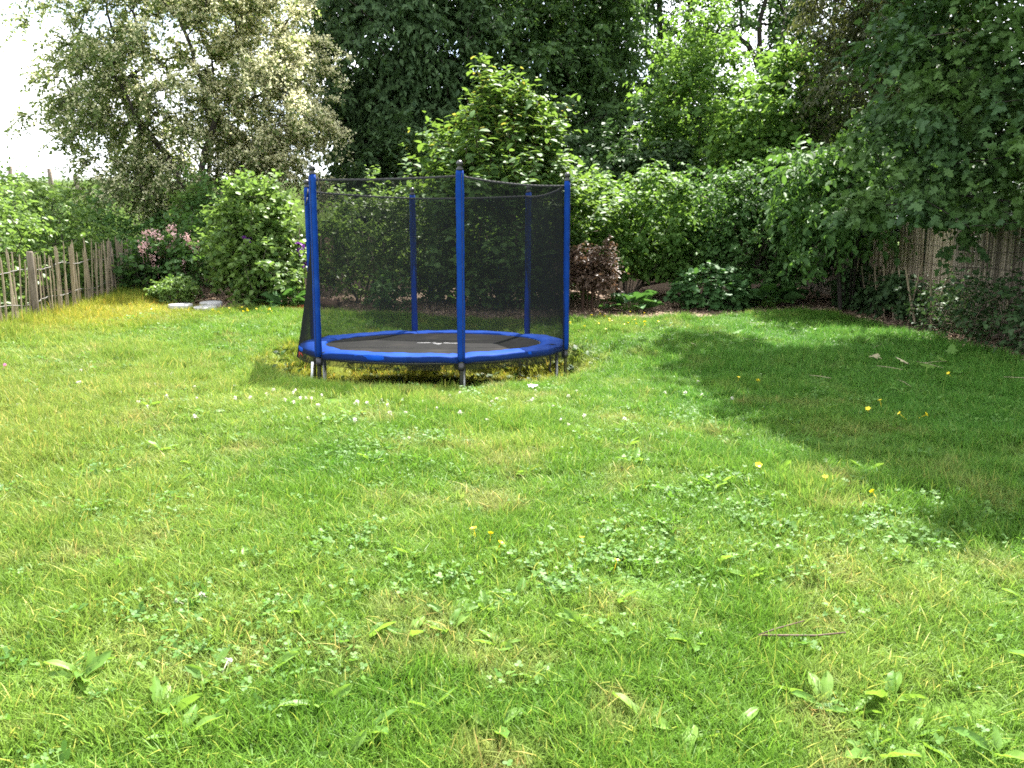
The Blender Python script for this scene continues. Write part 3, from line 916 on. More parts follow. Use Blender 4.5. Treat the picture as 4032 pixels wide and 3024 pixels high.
# poles, sleeves, caps and legs
for k in range(6):
    a_ = PA[k]
    mb = MB()
    foot = gz(*pol(a_, 1.585, 0)[:2]) - .09
    lean = .02 if k in (2, 3, 4) else .0
    tube(mb, [pol(a_, 1.585, foot), pol(a_, 1.585, 1.2), pol(a_, 1.585 + lean, 2.325)], .019, 10)
    pole = mb.build('pole', M['steel'], tramp)
    mb = MB()
    ta = np.array([math.cos(a_), math.sin(a_), 0]); ra = np.array([math.sin(a_), -math.cos(a_), 0])
    zz = np.linspace(.43, 2.30, 40)
    V = []
    for q, z in enumerate(zz):
        c = pol(a_, 1.585 + lean * max(0, (z - .43) / 1.93), z)
        g = 1 + .09 * (fbm(q * .35 + k * 7, k) - .5) * 2 + .10 * (fbm(q * 1.3 + k * 5, k + 3) - .5)
        pinch = .86 if q in (0, 39) else 1
        for p_ in range(14):
            tt = p_ / 14 * 2 * math.pi
            cx_, sx_ = math.cos(tt), math.sin(tt)
            V.append(c + pinch * g * (.041 * np.sign(cx_) * abs(cx_) ** .75 * ta + .031 * np.sign(sx_) * abs(sx_) ** .75 * ra))
    i = np.arange(39)[:, None] * 14; j = np.arange(14)[None]; j2 = (j + 1) % 14
    F = np.stack([i + j, i + j2, i + 14 + j2, i + 14 + j], -1).reshape(-1, 4)
    mb.add(V, [F, np.arange(14)[None, ::-1], np.arange(14)[None] + 39 * 14])
    slv = mb.build('sleeve', M['blue_sleeve'], pole)
    # hook and loop seam down the side that faces out, and the elastic at both ends
    mb = MB()
    so = ra * .0335 + ta * .012
    c0 = pol(a_, 1.585, .45) + so; c1 = pol(a_, 1.585 + lean, 2.28) + so
    tube(mb, [c0 + (c1 - c0) * s_ + ta * .004 * (fbm(s_ * 12 + k, 2) - .5) for s_ in np.linspace(0, 1, 14)], .0022, 4)
    mb.build('seam', M['black_strap'], slv)
    mb = MB()
    ct = pol(a_, 1.585 + lean, 0)
    lathe(mb, (ct[0], ct[1], 2.358), [(.0, -.001), (.034, .0), (.036, .018), (.024, .026), (.020, .038), (.030, .05), (.034, .066), (.031, .08), (.019, .094), (.0, .099)], 14)
    mb.build('cap', M['black_plastic'], pole)
    mb = MB()
    lathe(mb, pol(a_, 1.575, .335), [(.0, 0), (.03, .0), (.036, .02), (.036, .08), (.0, .085)], 10)
    mb.build('bracket', M['black_plastic'], pole)
    # tie straps that hang from the hem
    mb = MB()
    top = pol(a_ + .035, 1.56, 2.28)
    dn = np.array([ta[0] * .05, ta[1] * .05, -.2 - .05 * rs.rand()])
    if k in (1, 4, 5):
        for s0, s1 in ((0, .5), (.5, 1)):
            p0, p1 = top + dn * s0, top + dn * s1 + ta * .02 * s1
            box(mb, (p0 + p1) / 2, (p1 - p0) / 2, ta * .011, ra * .0015)
        mb.build('strap', M['black_strap'], pole)
for k in (1, 3, 5):
    for q, (aa, r_) in enumerate(((PA[k] - .028, 1.49), (PA[(k + 1) % 6] + .028, 1.49))):
        mb = MB()
        p0 = pol(aa, r_, .40)
        gzv = gz(*p0[:2])
        tube(mb, [p0, np.array([p0[0], p0[1], gzv - .02])], .021, 10)
        mb.build('leg', M['steel'], tramp)
    mb = MB()
    b0, b1 = pol(PA[k] - .028, 1.49, 0), pol(PA[(k + 1) % 6] + .028, 1.49, 0)
    pts = [b0 * (1 - s) + b1 * s for s in np.linspace(0, 1, 9)]
    for p_ in pts: p_[2] = gz(p_[0], p_[1]) + .012
    tube(mb, pts, .019, 8)
    mb.build('foot_bar', M['steel'], tramp)
# string, loose strap and white strip at the left leg
mb = MB()
s0 = pol(PA[5] - .3, 1.59, .43)
tube(mb, [s0, s0 + (.02, 0, -.02), s0 + (.03, -.01, -.06), s0 + (.05, 0, -.03), s0 + (.055, 0, -.09), s0 + (.05, 0, -.17)], .005, 5)
tube(mb, [s0 + (-.01, 0, .01), s0 + (-.015, -.01, -.05)], .004, 5)
mb.build('string', M['red_string'], tramp)
mb = MB()
s0 = pol(PA[1] - .27, 1.55, .42)
for a_, b_ in (((0, 0, 0), (.006, 0, -.09)), ((.006, 0, -.09), (-.004, 0, -.16)), ((-.004, 0, -.16), (.012, 0, -.2))):
    a_, b_ = s0 + a_, s0 + b_
    box(mb, (a_ + b_) / 2, (b_ - a_) / 2 * 1.05, (.011, 0, 0), (0, .002, 0))
mb.build('loose_strap', M['black_strap'], tramp)
mb = MB()
s0 = pol(PA[5] - .03, 1.63, .37)
box(mb, s0 + (-.008, 0, -.11), (.008, 0, .115), (.011, 0, -.0008), (0, .003, 0))
mb.build('strip', M['white_paint'], tramp)

# ------------------------------------------------------------------ fences
def pale_mesh(rng, w, h, name='pale'):
    mb = MB()
    zs = [0, .3 * h, .65 * h, .93 * h, h]
    V = []
    bend = rng.randn(2) * .012
    for q, z in enumerate(zs):
        s = (1, .97, .92, .85, .3)[q]
        c = np.array([bend[0] * math.sin(z / h * 3), bend[1] * math.sin(z / h * 2.4), z])
        for p_ in range(6):
            t = p_ * math.pi / 3 + .3
            V.append(c + s * np.array([w * .5 * math.cos(t) * (1 + .2 * rng.randn()), w * .34 * math.sin(t), 0]))
    i = np.arange(4)[:, None] * 6; j = np.arange(6)[None]; j2 = (j + 1) % 6
    mb.add(V, [np.stack([i + j, i + j2, i + 6 + j2, i + 6 + j], -1).reshape(-1, 4), np.arange(6)[None] + 24])
    return mb.mesh(name, M['pale_wood'], smooth=False)
_rp = np.random.RandomState(21)
PALES = [pale_mesh(_rp, .027 + .008 * _rp.rand(), .92 + .1 * _rp.rand()) for _ in range(7)]
def along(path, step):
    path = np.asarray(path, float)
    d = np.r_[0, np.cumsum(np.linalg.norm(np.diff(path, axis=0), axis=1))]
    s = np.arange(0, d[-1], step)
    x = np.interp(s, d, path[:, 0]); y = np.interp(s, d, path[:, 1])
    return x, y, s
def paling_fence(label, path, posts, step, seed, hs=1.0, leanf=.03, wires=(.28, .72), pr=.05, ph=.98, tilt=0.0):
    rng = np.random.RandomState(seed)
    root = empty('paling_fence', (path[0][0], path[0][1], gz(*path[0])), label, 'fence')
    x, y, s = along(path, step)
    bl = Vector(root.location)
    for i in range(len(x)):
        o = bpy.data.objects.new('pale', PALES[rng.randint(7)])
        COL.objects.link(o)
        o.parent = root
        px, py = x[i] + rng.randn() * .012, y[i] + rng.randn() * .03
        o.location = Vector((px, py, gz(px, py) - .02 + .04 * rng.rand())) - bl
        o.rotation_euler = (rng.randn() * leanf, rng.randn() * leanf + tilt, rng.rand() * 6.28)
        q = hs * (.88 + .2 * rng.rand())
        o.scale = (1, 1, q)
    for px, py in posts:
        mb = MB()
        z0 = gz(px, py)
        a = rng.randn(2) * .015
        zs = np.array([-.05, .3, .7, ph - .02, ph])
        tube(mb, [(px + a[0] * z, py + a[1] * z, z0 + z) for z in zs], pr * np.array([1.03, 1, .98, .97, .8]), 10)
        mb.build('post', M['post_wood'], root)
    for h in wires:
        mb = MB()
        ph_ = rng.rand() * 6
        tube(mb, [(x[i] + .02 * math.sin(i * 3.1), y[i], gz(x[i], y[i]) + h * hs + .02 * math.sin(i * .5 + ph_)) for i in range(len(x))], .0055, 4)
        mb.build('wire', M['wire'], root)
    return root
paling_fence('split paling fence with weathered posts along the left edge of the lawn',
             [(-6.25, 8.2), (-6.42, 10.2), (-6.62, 12), (-7.1, 14.9), (-7.45, 16.4)], [(-6.48, 11.3), (-7.12, 14.85), (-6.3, 8.5)], .102, 4, pr=.045)
paling_fence('split paling fence at the back of the bed below the blossoming tree',
             [(-7.4, 16.6), (-6.9, 17.5), (-6.2, 17.9), (-4.4, 18.15), (-2.2, 18.3), (-.5, 18.4)], [(-6.75, 17.7), (-3.05, 18.25)], .15, 5)
rt = paling_fence('broken leaning palings overgrown with ivy in front of the reed screen',
                  [(5.72, 11.3), (5.78, 12.3), (5.86, 13.4), (5.95, 14.9)], [(5.93, 14.75)], .24, 6, .88, .09, (.35,), .035, .85, tilt=.16)

# reed screen on wire mesh along the right boundary
RX = lambda y: np.interp(y, [5, 8, 11, 14.5, 16.5, 18], [6.15, 6.25, 6.33, 6.38, 6.3, 6.0])
screen = empty('reed_screen', (6.35, 12, gz(6.35, 12)), 'torn brown reed screen tied to wire mesh along the right edge of the garden', 'fence')
def reed_panel(y0, y1, h, mat, seed, lean=0.0, zlow=0.0, ragged=.03, off=0.0, name='reed_panel'):
    rng = np.random.RandomState(seed)
    mb = MB()
    y = y0
    while y < y1:
        w = .011 + .009 * rng.rand()
        x = float(RX(y)) + off + .006 * rng.randn() + .012 * math.sin(y * 9)
        z0 = gz(x, y) + zlow
        ht = h + ragged * rng.randn() + .03 * math.sin(y * 3.3)
        a, b = rng.randn(2) * .006
        pts = [(x, y, z0), (x + a, y + b + lean * .5, z0 + ht * .5), (x + 2 * a, y + b * 2 + lean, z0 + ht)]
        tube(mb, pts, [w * .72, w * .7, w * .6], 4, tint=rng.rand(), cap=False)
        y += w * .93
    return mb.build(name, mat, screen, kind='stuff')
yy = 6.4
sd_ = 0
for y0, y1, h, b, ln in ((6.4, 7.6, 1.62, 0, 0), (7.6, 8.8, 1.6, 0, .02), (8.8, 10.0, 1.58, 0, 0), (10.0, 11.2, 1.55, 0, -.03), (11.2, 12.05, 1.5, 0, .02),
                         (12.08, 12.9, 1.45, 1, -.03), (12.93, 13.62, 1.4, 1, .04), (14.28, 14.95, 1.42, 1, -.04), (15.05, 16.2, 1.4, 0, .03), (16.2, 17.6, 1.4, 0, 0)):
    sd_ += 1
    reed_panel(y0, y1, h, M['reed_sunlit_tone' if b else 'reed'], sd_, ln)
reed_panel(13.64, 13.78, 1.38, M['reed_sunlit_tone'], 31, .02)
reed_panel(13.86, 14.12, .93, M['reed_sunlit_tone'], 32, .07, ragged=.05, off=-.02)
# wire mesh behind the reeds: steel uprights and the mesh itself, with three tie wires in front
for y in (7.0, 9.4, 11.8, 14.18, 16.4):
    mb = MB(); x = float(RX(y)) + .05
    tube(mb, [(x, y, gz(x, y) - .05), (x, y, gz(x, y) + 1.36)], .018, 8)
    mb.build('post', M['wire'], screen)
mb = MB()
ys_ = np.arange(6.4, 17.6, .1)
for h in np.arange(.1, 1.4, .1):
    tube(mb, [(float(RX(y)) + .03, y, gz(float(RX(y)), y) + h) for y in ys_[::4]], .0028 if h < 1.25 else .008, 4, cap=False)
for y in ys_[::1]:
    x = float(RX(y)) + .031
    tube(mb, [(x, y, gz(x, y) + .05), (x, y, gz(x, y) + 1.33)], .0025, 3, cap=False)
tag(mb.build('wire_mesh', M['wire'], screen), kind='stuff')
for h in (.35, .62, .88, 1.12):
    mb = MB()
    tube(mb, [(float(RX(y)) - .022 + .012 * math.sin(y * 9), y, gz(float(RX(y)), y) + h + .02 * math.sin(y * 2.3 + h * 9)) for y in np.arange(6.4, 13.6, .12)], .0035, 4)
    mb.build('tie_wire', M['dark_bark'], screen)

# field fence on the crest of the bank
ff = empty('field_fence', (-14, 28, gz(-14, 28)), 'old leaning field fence posts with wire on the grassy bank against the sky', 'fence')
fpts = [(-17.5, 29.5, .1, .03), (-15.5, 28.6, -.05, .0), (-13.7, 27.0, -.24, .05), (-11.2, 27.2, .03, .02), (-9.0, 27.0, .06, 0)]
for x, y, lx, ly in fpts:
    mb = MB(); z = gz(x, y)
    tube(mb, [(x, y, z - .1), (x + lx * .5, y + ly, z + .5), (x + lx, y + ly * 2, z + 1.02)], [.085, .08, .07], 8)
    mb.build('post', M['post_wood'], ff)
for h in (.55, .9):
    mb = MB()
    tube(mb, [(x + lx * h, y, gz(x, y) + h) for x, y, lx, ly in fpts], .012, 4)
    mb.build('wire', M['wire'], ff)
# reddish post behind the net
mb = MB(); z = gz(-3.75, 17.2)
tube(mb, [(-3.75, 17.2, z - .05), (-3.73, 17.2, z + .5), (-3.75, 17.2, z + .98)], [.1, .095, .09], 9)
tag(mb.build('wooden_post', M['log']), 'stout reddish brown post standing behind the left net of the trampoline', 'post')
mb = MB(); z = gz(-3.2, 14.2)
tube(mb, [(-3.55, 14.25, z + .1), (-3.3, 14.2, z + .11), (-2.95, 14.1, z + .08)], [.085, .09, .08], 10)
tag(mb.build('log', M['log']), 'short brown log lying on the mulch seen through the trampoline net', 'log')

# ------------------------------------------------------------------ stepping stones
def stone(x, y, rx, ry, h, tilt, label, seed, sink=.01):
    rng = np.random.RandomState(seed)
    mb = MB()
    n = 32
    th = np.arange(n) / n * 2 * np.pi
    rr = 1 + .03 * np.array([fbm(3 + 2 * math.cos(t) + seed, 3 + 2 * math.sin(t)) - .5 for t in th])
    z0 = gz(x, y) - sink
    V = []
    for s, z in ((1.0, -.02), (1.01, h * .6), (.985, h * .92), (.955, h), (.5, h + .003)):
        V += [(x + rx * s * q * math.cos(t), y + ry * s * q * math.sin(t), z0 + z + (tilt[0] * math.cos(t) + tilt[1] * math.sin(t)) * s * rx) for t, q in zip(th, rr)]
    V.append((x, y, z0 + h + .004))
    i = np.arange(4)[:, None] * n; j = np.arange(n)[None]; j2 = (j + 1) % n
    mb.add(V, [np.stack([i + j, i + j2, i + n + j2, i + n + j], -1).reshape(-1, 4), np.array([[4 * n + q, 4 * n + (q + 1) % n, 5 * n] for q in range(n)])])
    return tag(mb.build('stepping_stone', M['stone']), label, 'stepping stone', 'round stepping stones at the edge of the bed')
stone(-5.25, 13.16, .185, .185, .095, (-.0, .05), 'pale round stepping stone raised on edge beside the small green mound, sunlit', 1, -.01)
stone(-4.85, 13.13, .175, .17, .06, (0, .08), 'grey round stepping stone sunk into the lawn edge, right of the pale raised one', 2, -.02)
stone(-4.98, 13.75, .18, .18, .06, (0, .1), 'dull stepping stone lying on the shaded bark chips behind the other two', 3, -.02)

# ------------------------------------------------------------------ wood chips on the bed
rng = np.random.RandomState(8)
n = 60000
x = -8.2 + 14.8 * rng.rand(n); y = 6 + 12 * rng.rand(n) ** .9
bd = bed_depth(x, y)
k = (bd > -.12 * rng.rand(n)) & (y < 17) & (x < 6.3) & (rng.rand(n) < np.where(bd < 2.2, 1, .5)) & (y > 8)
x, y = x[k], y[k]; n = len(x)
P = np.stack([x, y, ground(x, y) + .02 + .025 * (fbm(x * 3, y * 3) - .3) + .012 * rng.rand(n)], -1)
a = rng.rand(n) * 6.28
D = np.stack([np.cos(a), np.sin(a), .5 * rng.randn(n)], -1)
N = np.stack([.45 * rng.randn(n), .45 * rng.randn(n), np.ones(n)], -1)
v, f, kk = leaf_verts('diamond', P - .02 * D, D, N, .03 + .04 * rng.rand(n), .8)
MB().add(v, f, np.repeat(rng.rand(n), kk)).build('wood_chips', M['chip'], kind='stuff')
# ------------------------------------------------------------------ trees
# blossoming hawthorn on the left
hb = (-7.0, 19.0); hz = gz(*hb)
V3 = lambda *a: np.array(a, float)
htr = [[V3(-6.85, 18.2, hz - .2), V3(-6.85, 18.2, hz + .5), V3(-6.9, 18.2, 2.75), V3(-7.1, 18.4, 3.9), V3(-7.35, 19.1, 5.4), V3(-7.2, 19.1, 7.0)],
       [V3(-6.85, 18.2, hz + .5), V3(-6.55, 18.1, 2.75), V3(-6.15, 18.2, 3.5), V3(-5.8, 18.8, 4.3), V3(-5.3, 18.8, 5.0)],
       [V3(-6.9, 18.2, 2.75), V3(-7.5, 18.4, 3.8), V3(-8.4, 18.6, 4.9), V3(-9.0, 18.6, 5.8)],
       [V3(-6.55, 18.1, 2.75), V3(-6.0, 18.6, 3.2), V3(-5.4, 19.4, 3.5)],
       [V3(-6.9, 18.2, 2.9), V3(-7.9, 18.6, 3.3), V3(-8.6, 19, 3.6)]]
henv = [(-7.2, 19, 5.6, 2.7, 2.4, 2.4), (-5.6, 18.8, 4.8, 1.5, 1.6, 1.5), (-8.7, 18.9, 4.7, 1.3, 1.7, 1.5), (-7.8, 18.3, 3.3, 1.5, 1.1, .8), (-4.9, 18.7, 3.7, .85, 1.0, .75),
        (-6.9, 19, 7.6, 2.4, 2.2, 1.3), (-7.9, 18.4, 2.9, 1.3, .9, .6)]
hext = np.array([(-9.9, 18.8, 6.9), (-10.2, 18.8, 7.0), (-10.5, 18.8, 6.6), (-9.9, 18.9, 5.7), (-10.2, 18.9, 5.6), (-9.7, 18.8, 4.8), (-10.0, 18.8, 4.6),
                 (-4.3, 18.7, 4.9), (-4.0, 18.7, 4.3), (-4.15, 18.6, 4.5), (-4.1, 18.8, 5.6), (-4.4, 18.8, 6.1), (-8.2, 18.5, 2.8), (-8.9, 18.6, 3.0), (-4.3, 18.6, 3.2)])
rh, HC, HO, HP = plant('hawthorn_tree', 'large spreading hawthorn full of cream blossom behind the left bed', 'tree', hb, henv, 470, 'diamond', .085, M['hawthorn'], 101,
                       bark='dark_bark', trunks=htr, m=10, k=18, L=.56, gap=.24, shell=.35, singles=0, r_tip=.0085, r_exp=.5, part='crown', spread=.6, up=.05, droop=.42,
                       leafdroop=.2, nup=.8, extra=hext, twigs=.5)
rng = np.random.RandomState(5)
up_ = HP[:, 2] - 5.0
side = np.clip(.6 + .3 * (HP[:, 0] + 7.2), .35, 1.7)
pk = HP[rng.rand(len(HP)) < .34 * side]
pk = pk + .03 * rng.randn(*pk.shape) + (0, 0, .035)
pk = np.repeat(pk, 4, 0) + .035 * rng.randn(len(pk) * 4, 3)
v, f, kk = leaf_verts('diamond', pk, rng.randn(*pk.shape) + (0, 0, .3), rng.randn(*pk.shape) * .6 + (0, -.2, .8), .045 + .025 * rng.rand(len(pk)), 1.4)
MB().add(v, f, np.repeat(rng.rand(len(pk)), kk)).build('blossom', M['blossom'], rh, kind='stuff')

def straight(x, y, h, lean=(0, 0), n=6, wob=.06, seed=0):
    r = np.random.RandomState(seed); z = gz(x, y)
    return [V3(x + lean[0] * t + wob * r.randn() * (t > 0), y + lean[1] * t + wob * r.randn() * (t > 0), z - .1 + h * t) for t in np.linspace(0, 1, n)]

plant('ivy_clad_tree', 'tall dark tree with hanging leaves right of the blossoming hawthorn', 'tree', (-3.2, 22.2),
      [(-3.3, 22, 7.2, 1.75, 1.7, 3.4), (-3.1, 22, 4.4, 1.55, 1.5, 2.2), (-2.6, 22.2, 9.2, 2.0, 1.8, 2.0), (-2.0, 22, 6.5, 1.3, 1.4, 2.6), (-4.2, 22, 6.6, .8, 1, 2.2), (-3.2, 22.6, 6.5, 1.3, .8, 3.5)], 640, 'diamond', .165, M['dark_leaf'], 102,
      bark='dark_bark', trunks=[straight(-3.0, 22.2, 9.5, (.3, 0), 8, .05, 1)], m=8, k=12, L=.62, gap=.15, shell=.45, part='crown', spread=.8, up=-.05, droop=.5,
      leafdroop=.9, nup=.25, nrand=.6, wid=.85, r_tip=.008)
plant('dense_tree', 'broad dark tree rising behind the pointed shrub in the middle', 'tree', (.6, 23.5),
      [(.2, 23, 6.2, 1.7, 1.5, 2.6), (1.6, 23.2, 5.6, 1.6, 1.5, 2.6), (.9, 23.4, 8.6, 2.6, 1.7, 2.0), (-.8, 23, 4.6, 1.1, 1.2, 2.0), (2.4, 23, 7.6, 1.1, 1.2, 1.5), (-.9, 23.2, 6.6, .9, 1, 1.6), (.6, 23.6, 6, 1.8, .8, 2.4)], 560, 'diamond', .15, M['wood_leaf'], 103,
      bark='dark_bark', trunks=[straight(.5, 23.5, 9.5, (.3, 0), 8, .07, 2), straight(1.8, 23.6, 8.5, (.8, 0), 7, .07, 3)], m=8, k=12, L=.62, gap=.18, shell=.4, part='crown',
      spread=.9, up=.0, droop=.45, leafdroop=.6, nup=.5, r_tip=.008)
# woods with sky between the limbs
WT = [('slender woodland tree with a straight dark trunk and sky showing through', (4.6, 27.0), [(4.4, 27, 8.6, 1.9, 1.6, 2.0), (3.6, 27, 6.2, 1.2, 1.2, 1.6), (5.6, 27, 7.4, 1.0, 1.0, 1.5), (4.5, 27.2, 10.8, 2.2, 1.8, 1.4)],
       [straight(4.5, 27, 9.8, (.1, 0), 8, .05, 11), straight(4.8, 27.2, 8.6, (1.0, 0), 7, .06, 12)], 104, 190),
      ('forked woodland tree whose dark limbs lean right against the bright sky', (6.4, 26.5), [(7.2, 26.5, 9.2, 1.9, 1.5, 1.5), (6.0, 26.5, 10.4, 1.6, 1.5, 1.2), (8.6, 26.5, 7.9, 1.2, 1.1, 1.1), (6.6, 26.5, 5.4, 1.7, 1.2, 1.1), (8.3, 26.4, 10.6, 1.5, 1.3, 1.2)],
       [[V3(6.4, 26.5, gz(6.4, 26.5) - .1), V3(6.5, 26.5, 3.4), V3(6.9, 26.5, 5.2), V3(7.6, 26.5, 7.2), V3(8.3, 26.5, 9.0), V3(8.8, 26.5, 10.6)], [V3(6.9, 26.5, 5.2), V3(8.0, 26.5, 6.3), V3(9.3, 26.5, 7.2), V3(10.2, 26.5, 7.6)],
        [V3(6.5, 26.5, 3.4), V3(6.3, 26.5, 6.0), V3(6.5, 26.5, 8.4), V3(6.4, 26.5, 10.6)], [V3(7.6, 26.5, 7.2), V3(7.5, 26.5, 8.6), V3(7.9, 26.5, 10.2)]], 105, 165),
      ('woodland tree with steep dark branches behind the brownish evergreen', (9.6, 27.0), [(10.0, 27, 9.0, 2.0, 1.7, 2.1), (11.4, 27, 6.6, 1.6, 1.5, 2.0), (9.0, 27, 5.6, 1.2, 1.2, 1.5), (8.4, 27, 9.6, 1.0, 1.0, 1.3)],
       [straight(9.6, 27, 9.0, (.5, 0), 8, .06, 14), straight(9.7, 27, 8.6, (-.9, 0), 7, .05, 15)], 106, 190),
      ('tall woodland tree at the back between the two darkest crowns', (2.9, 26.0), [(2.8, 26, 9.2, 1.4, 1.4, 2.0), (2.3, 26, 6.2, 1.0, 1.2, 1.8), (3.4, 26, 10.8, 1.6, 1.4, 1.2)],
       [straight(2.9, 26, 10, (.05, 0), 8, .05, 16)], 107, 130)]
for lb, b_, ev, trk, sd_, nc in WT:
    plant('woodland_tree', lb, 'tree', b_, ev, nc, 'diamond', .125, M['wood_leaf'], sd_, bark='dark_bark', trunks=trk, m=9, k=12, L=.62, gap=.3, shell=.3, part='crown',
          spread=.9, up=.1, droop=.3, leafdroop=.5, nup=.5, group='trees of the wood behind the hedge', r_tip=.017, r_exp=.5)
plant('undergrowth_tree', 'leafy mid green small tree filling the wood behind the light green young tree', 'tree', (4.2, 23.6),
      [(3.4, 23.6, 4.3, 1.5, 1.0, 1.5), (5.2, 23.6, 4.6, 1.5, 1.0, 1.5), (4.4, 23.6, 5.9, 1.2, .9, .9)], 200, 'diamond', .14, M['wood_leaf'], 175, bark='dark_bark', m=8, k=10, L=.55, gap=.24, shell=.35, leafdroop=.4, part='crown')
plant('undergrowth_tree', 'leafy shaded small tree at the back between the bushy young tree and the brownish one', 'tree', (8.0, 22.6),
      [(7.4, 22.6, 4.1, 1.5, 1.0, 1.5), (9.2, 22.6, 4.6, 1.6, 1.0, 1.6), (10.6, 22, 5.5, 1.6, 1.0, 2.2)], 220, 'diamond', .14, M['wood_leaf'], 176, bark='dark_bark', m=8, k=10, L=.55, gap=.24, shell=.35, leafdroop=.4, part='crown')
plant('young_tree', 'light green young tree catching the sun above the hedge', 'tree', (4.4, 20.2),
      [(4.4, 20, 4.6, 1.5, 1.2, 1.7), (4.3, 20, 6.1, .95, .9, 1.0), (3.5, 20, 3.8, .9, .9, 1.2), (5.4, 20, 4.3, .9, .9, 1.1)], 250, 'oval', .11, M['fresh_leaf'], 108,
      trunks=[straight(4.4, 20.2, 5.4, (0, 0), 7, .05, 21), straight(4.2, 20.3, 4.2, (-.7, 0), 6, .05, 22)], m=7, k=9, L=.5, gap=.22, shell=.5, part='crown', spread=.7, up=.45, droop=.2,
      leafdroop=.3, nup=.6, singles=90)
plant('young_tree', 'bushy young tree with round yellow green leaves left of the brownish evergreen', 'tree', (5.7, 18.2),
      [(5.5, 18, 4.3, 1.15, 1.1, 1.2), (6.3, 18, 4.0, .85, .9, 1.0), (5.1, 18, 3.4, .9, .9, .9), (6.0, 18.2, 5.2, .8, .8, .7)], 200, 'round', .10, M['fresh_leaf'], 109,
      trunks=[straight(5.7, 18.2, 4.5, (0, 0), 7, .05, 23), straight(5.6, 18.3, 3.6, (-.5, 0), 6, .05, 24)], m=7, k=9, L=.45, gap=.2, shell=.5, part='crown', spread=.75, up=.4, droop=.2,
      leafdroop=.2, nup=.7, singles=90)
plant('brown_evergreen', 'dull brownish green tree with small leaves beside the big maple', 'tree', (7.4, 17.0),
      [(7.0, 16.8, 4.7, 1.2, 1.2, 1.9), (7.9, 17, 6.4, 1.5, 1.4, 2.2), (6.7, 17, 6.9, 1.2, 1.2, 1.6), (8.4, 17, 3.9, 1.3, 1.2, 1.6)], 520, 'narrow', .11, M['brown_leaf'], 110,
      bark='dark_bark', trunks=[straight(7.4, 17, 7.2, (.1, 0), 8, .05, 25)], m=9, k=12, L=.48, gap=.16, shell=.55, part='crown', spread=.9, up=0, droop=.45, leafdroop=.7, nup=.4, twigs=.15)
# maple on the right: leaning over the fence; unseen leaves added above it shade the lawn
mtr = [[V3(8.6, 11.2, gz(8.6, 11.2) - .1), V3(8.5, 11.1, 1.8), V3(8.3, 11.0, 4.0), V3(8.0, 10.9, 7.0), V3(7.8, 10.8, 11.0)],
       [V3(8.5, 11.1, 1.8), V3(7.8, 10.8, 2.9), V3(6.8, 10.4, 3.3), V3(5.8, 10.1, 3.0), V3(5.0, 10.0, 2.5)],
       [V3(8.3, 11.0, 3.0), V3(7.4, 10.4, 4.2), V3(6.4, 10.0, 4.6), V3(5.4, 9.8, 4.6)],
       [V3(8.4, 11.0, 2.4), V3(7.7, 9.9, 3.0), V3(6.9, 9.2, 3.0), V3(6.2, 8.8, 2.6)]]
menv = [(6.4, 10.5, 4.5, 1.75, 1.8, 1.6), (5.5, 10.4, 3.1, 1.1, 1.2, .8), (4.75, 10.2, 2.35, .75, .8, .38), (6.3, 9.7, 2.75, 1.2, 1.3, .7), (5.4, 9.9, 2.15, .6, .8, .3), (5.5, 10.6, 4.3, .85, 1.0, .9), (7.0, 11, 5.6, 1.6, 1.3, .9)]
mx_ = np.array([(5.5, 10.0, 1.85), (5.2, 10.0, 1.95), (4.3, 10.2, 2.2), (4.05, 10.2, 2.1), (5.0, 10.3, 3.5), (4.6, 10.4, 3.1)])
plant('maple_tree', 'big dark maple overhanging the reed screen on the right', 'tree', (8.6, 11.2), menv, 330, 'maple', .085, M['maple_leaf'], 111, bark='dark_bark', trunks=mtr,
      m=12, k=10, L=.5, gap=.25, shell=.55, zmin=lambda P: (P[:, 2] > 1.5 + .04 * P[:, 1]) | (np.hypot(P[:, 0] - 5.4, P[:, 1] - 10) < .3), part='crown', spread=.75, up=.05, droop=.4, leafdroop=.45, nup=.8, nrand=.55, singles=290, extra=mx_, wid=1.05)
rngm = np.random.RandomState(12)
mroot = bpy.data.objects['maple_tree']
C = env_points([(7.6, 11.0, 9.6, 3.2, 3.3, 3.4), (5.2, 12.2, 9.4, 2.1, 2.2, 2.0), (3.7, 14.2, 8.4, 1.5, 1.9, 1.2), (6.6, 11.5, 7.0, 2.2, 2.6, 1.8), (5.2, 11.2, 10.2, 2.0, 2.0, 1.8), (9.3, 10, 7.0, 2.4, 3, 3)], 900, rngm, .3, .22)
C = C[(C[:, 2] > 5.7) & (C[:, 2] > 1.5 + .4 * C[:, 1])]
# added unseen leaves, kept only where their shadow draws the wanted edge of shade
dx, dy = C[:, 0] - .214 * C[:, 2], C[:, 1] - .587 * C[:, 2]
ed_ = .9 * rngm.rand(len(C)) ** 2.5
C = C[(dy > 3.55 + ed_) & (dx - ed_ > np.interp(dy, [3.9, 5.5, 7.3, 9, 10.4, 11, 12], [2.1, 2.0, 1.7, 1.9, 1.3, 1.6, 3.4])) & (fbm(dx * 1.1 + 3, dy * 1.1 + 8) < .72)]
P, D, N, tw = sprays(C, nrm(C - (8, 11, 8)), rngm, 6, 7, .75, droop=.3, leafdroop=.3, nup=.9)
v, f, kk = leaf_verts('diamond', P, D, N, .17 + .1 * rngm.rand(len(P)), 1.4)
MB().add(v, f, np.repeat(rngm.rand(len(P)), kk)).build('shade_crown', M['maple_leaf'], mroot, kind='stuff')

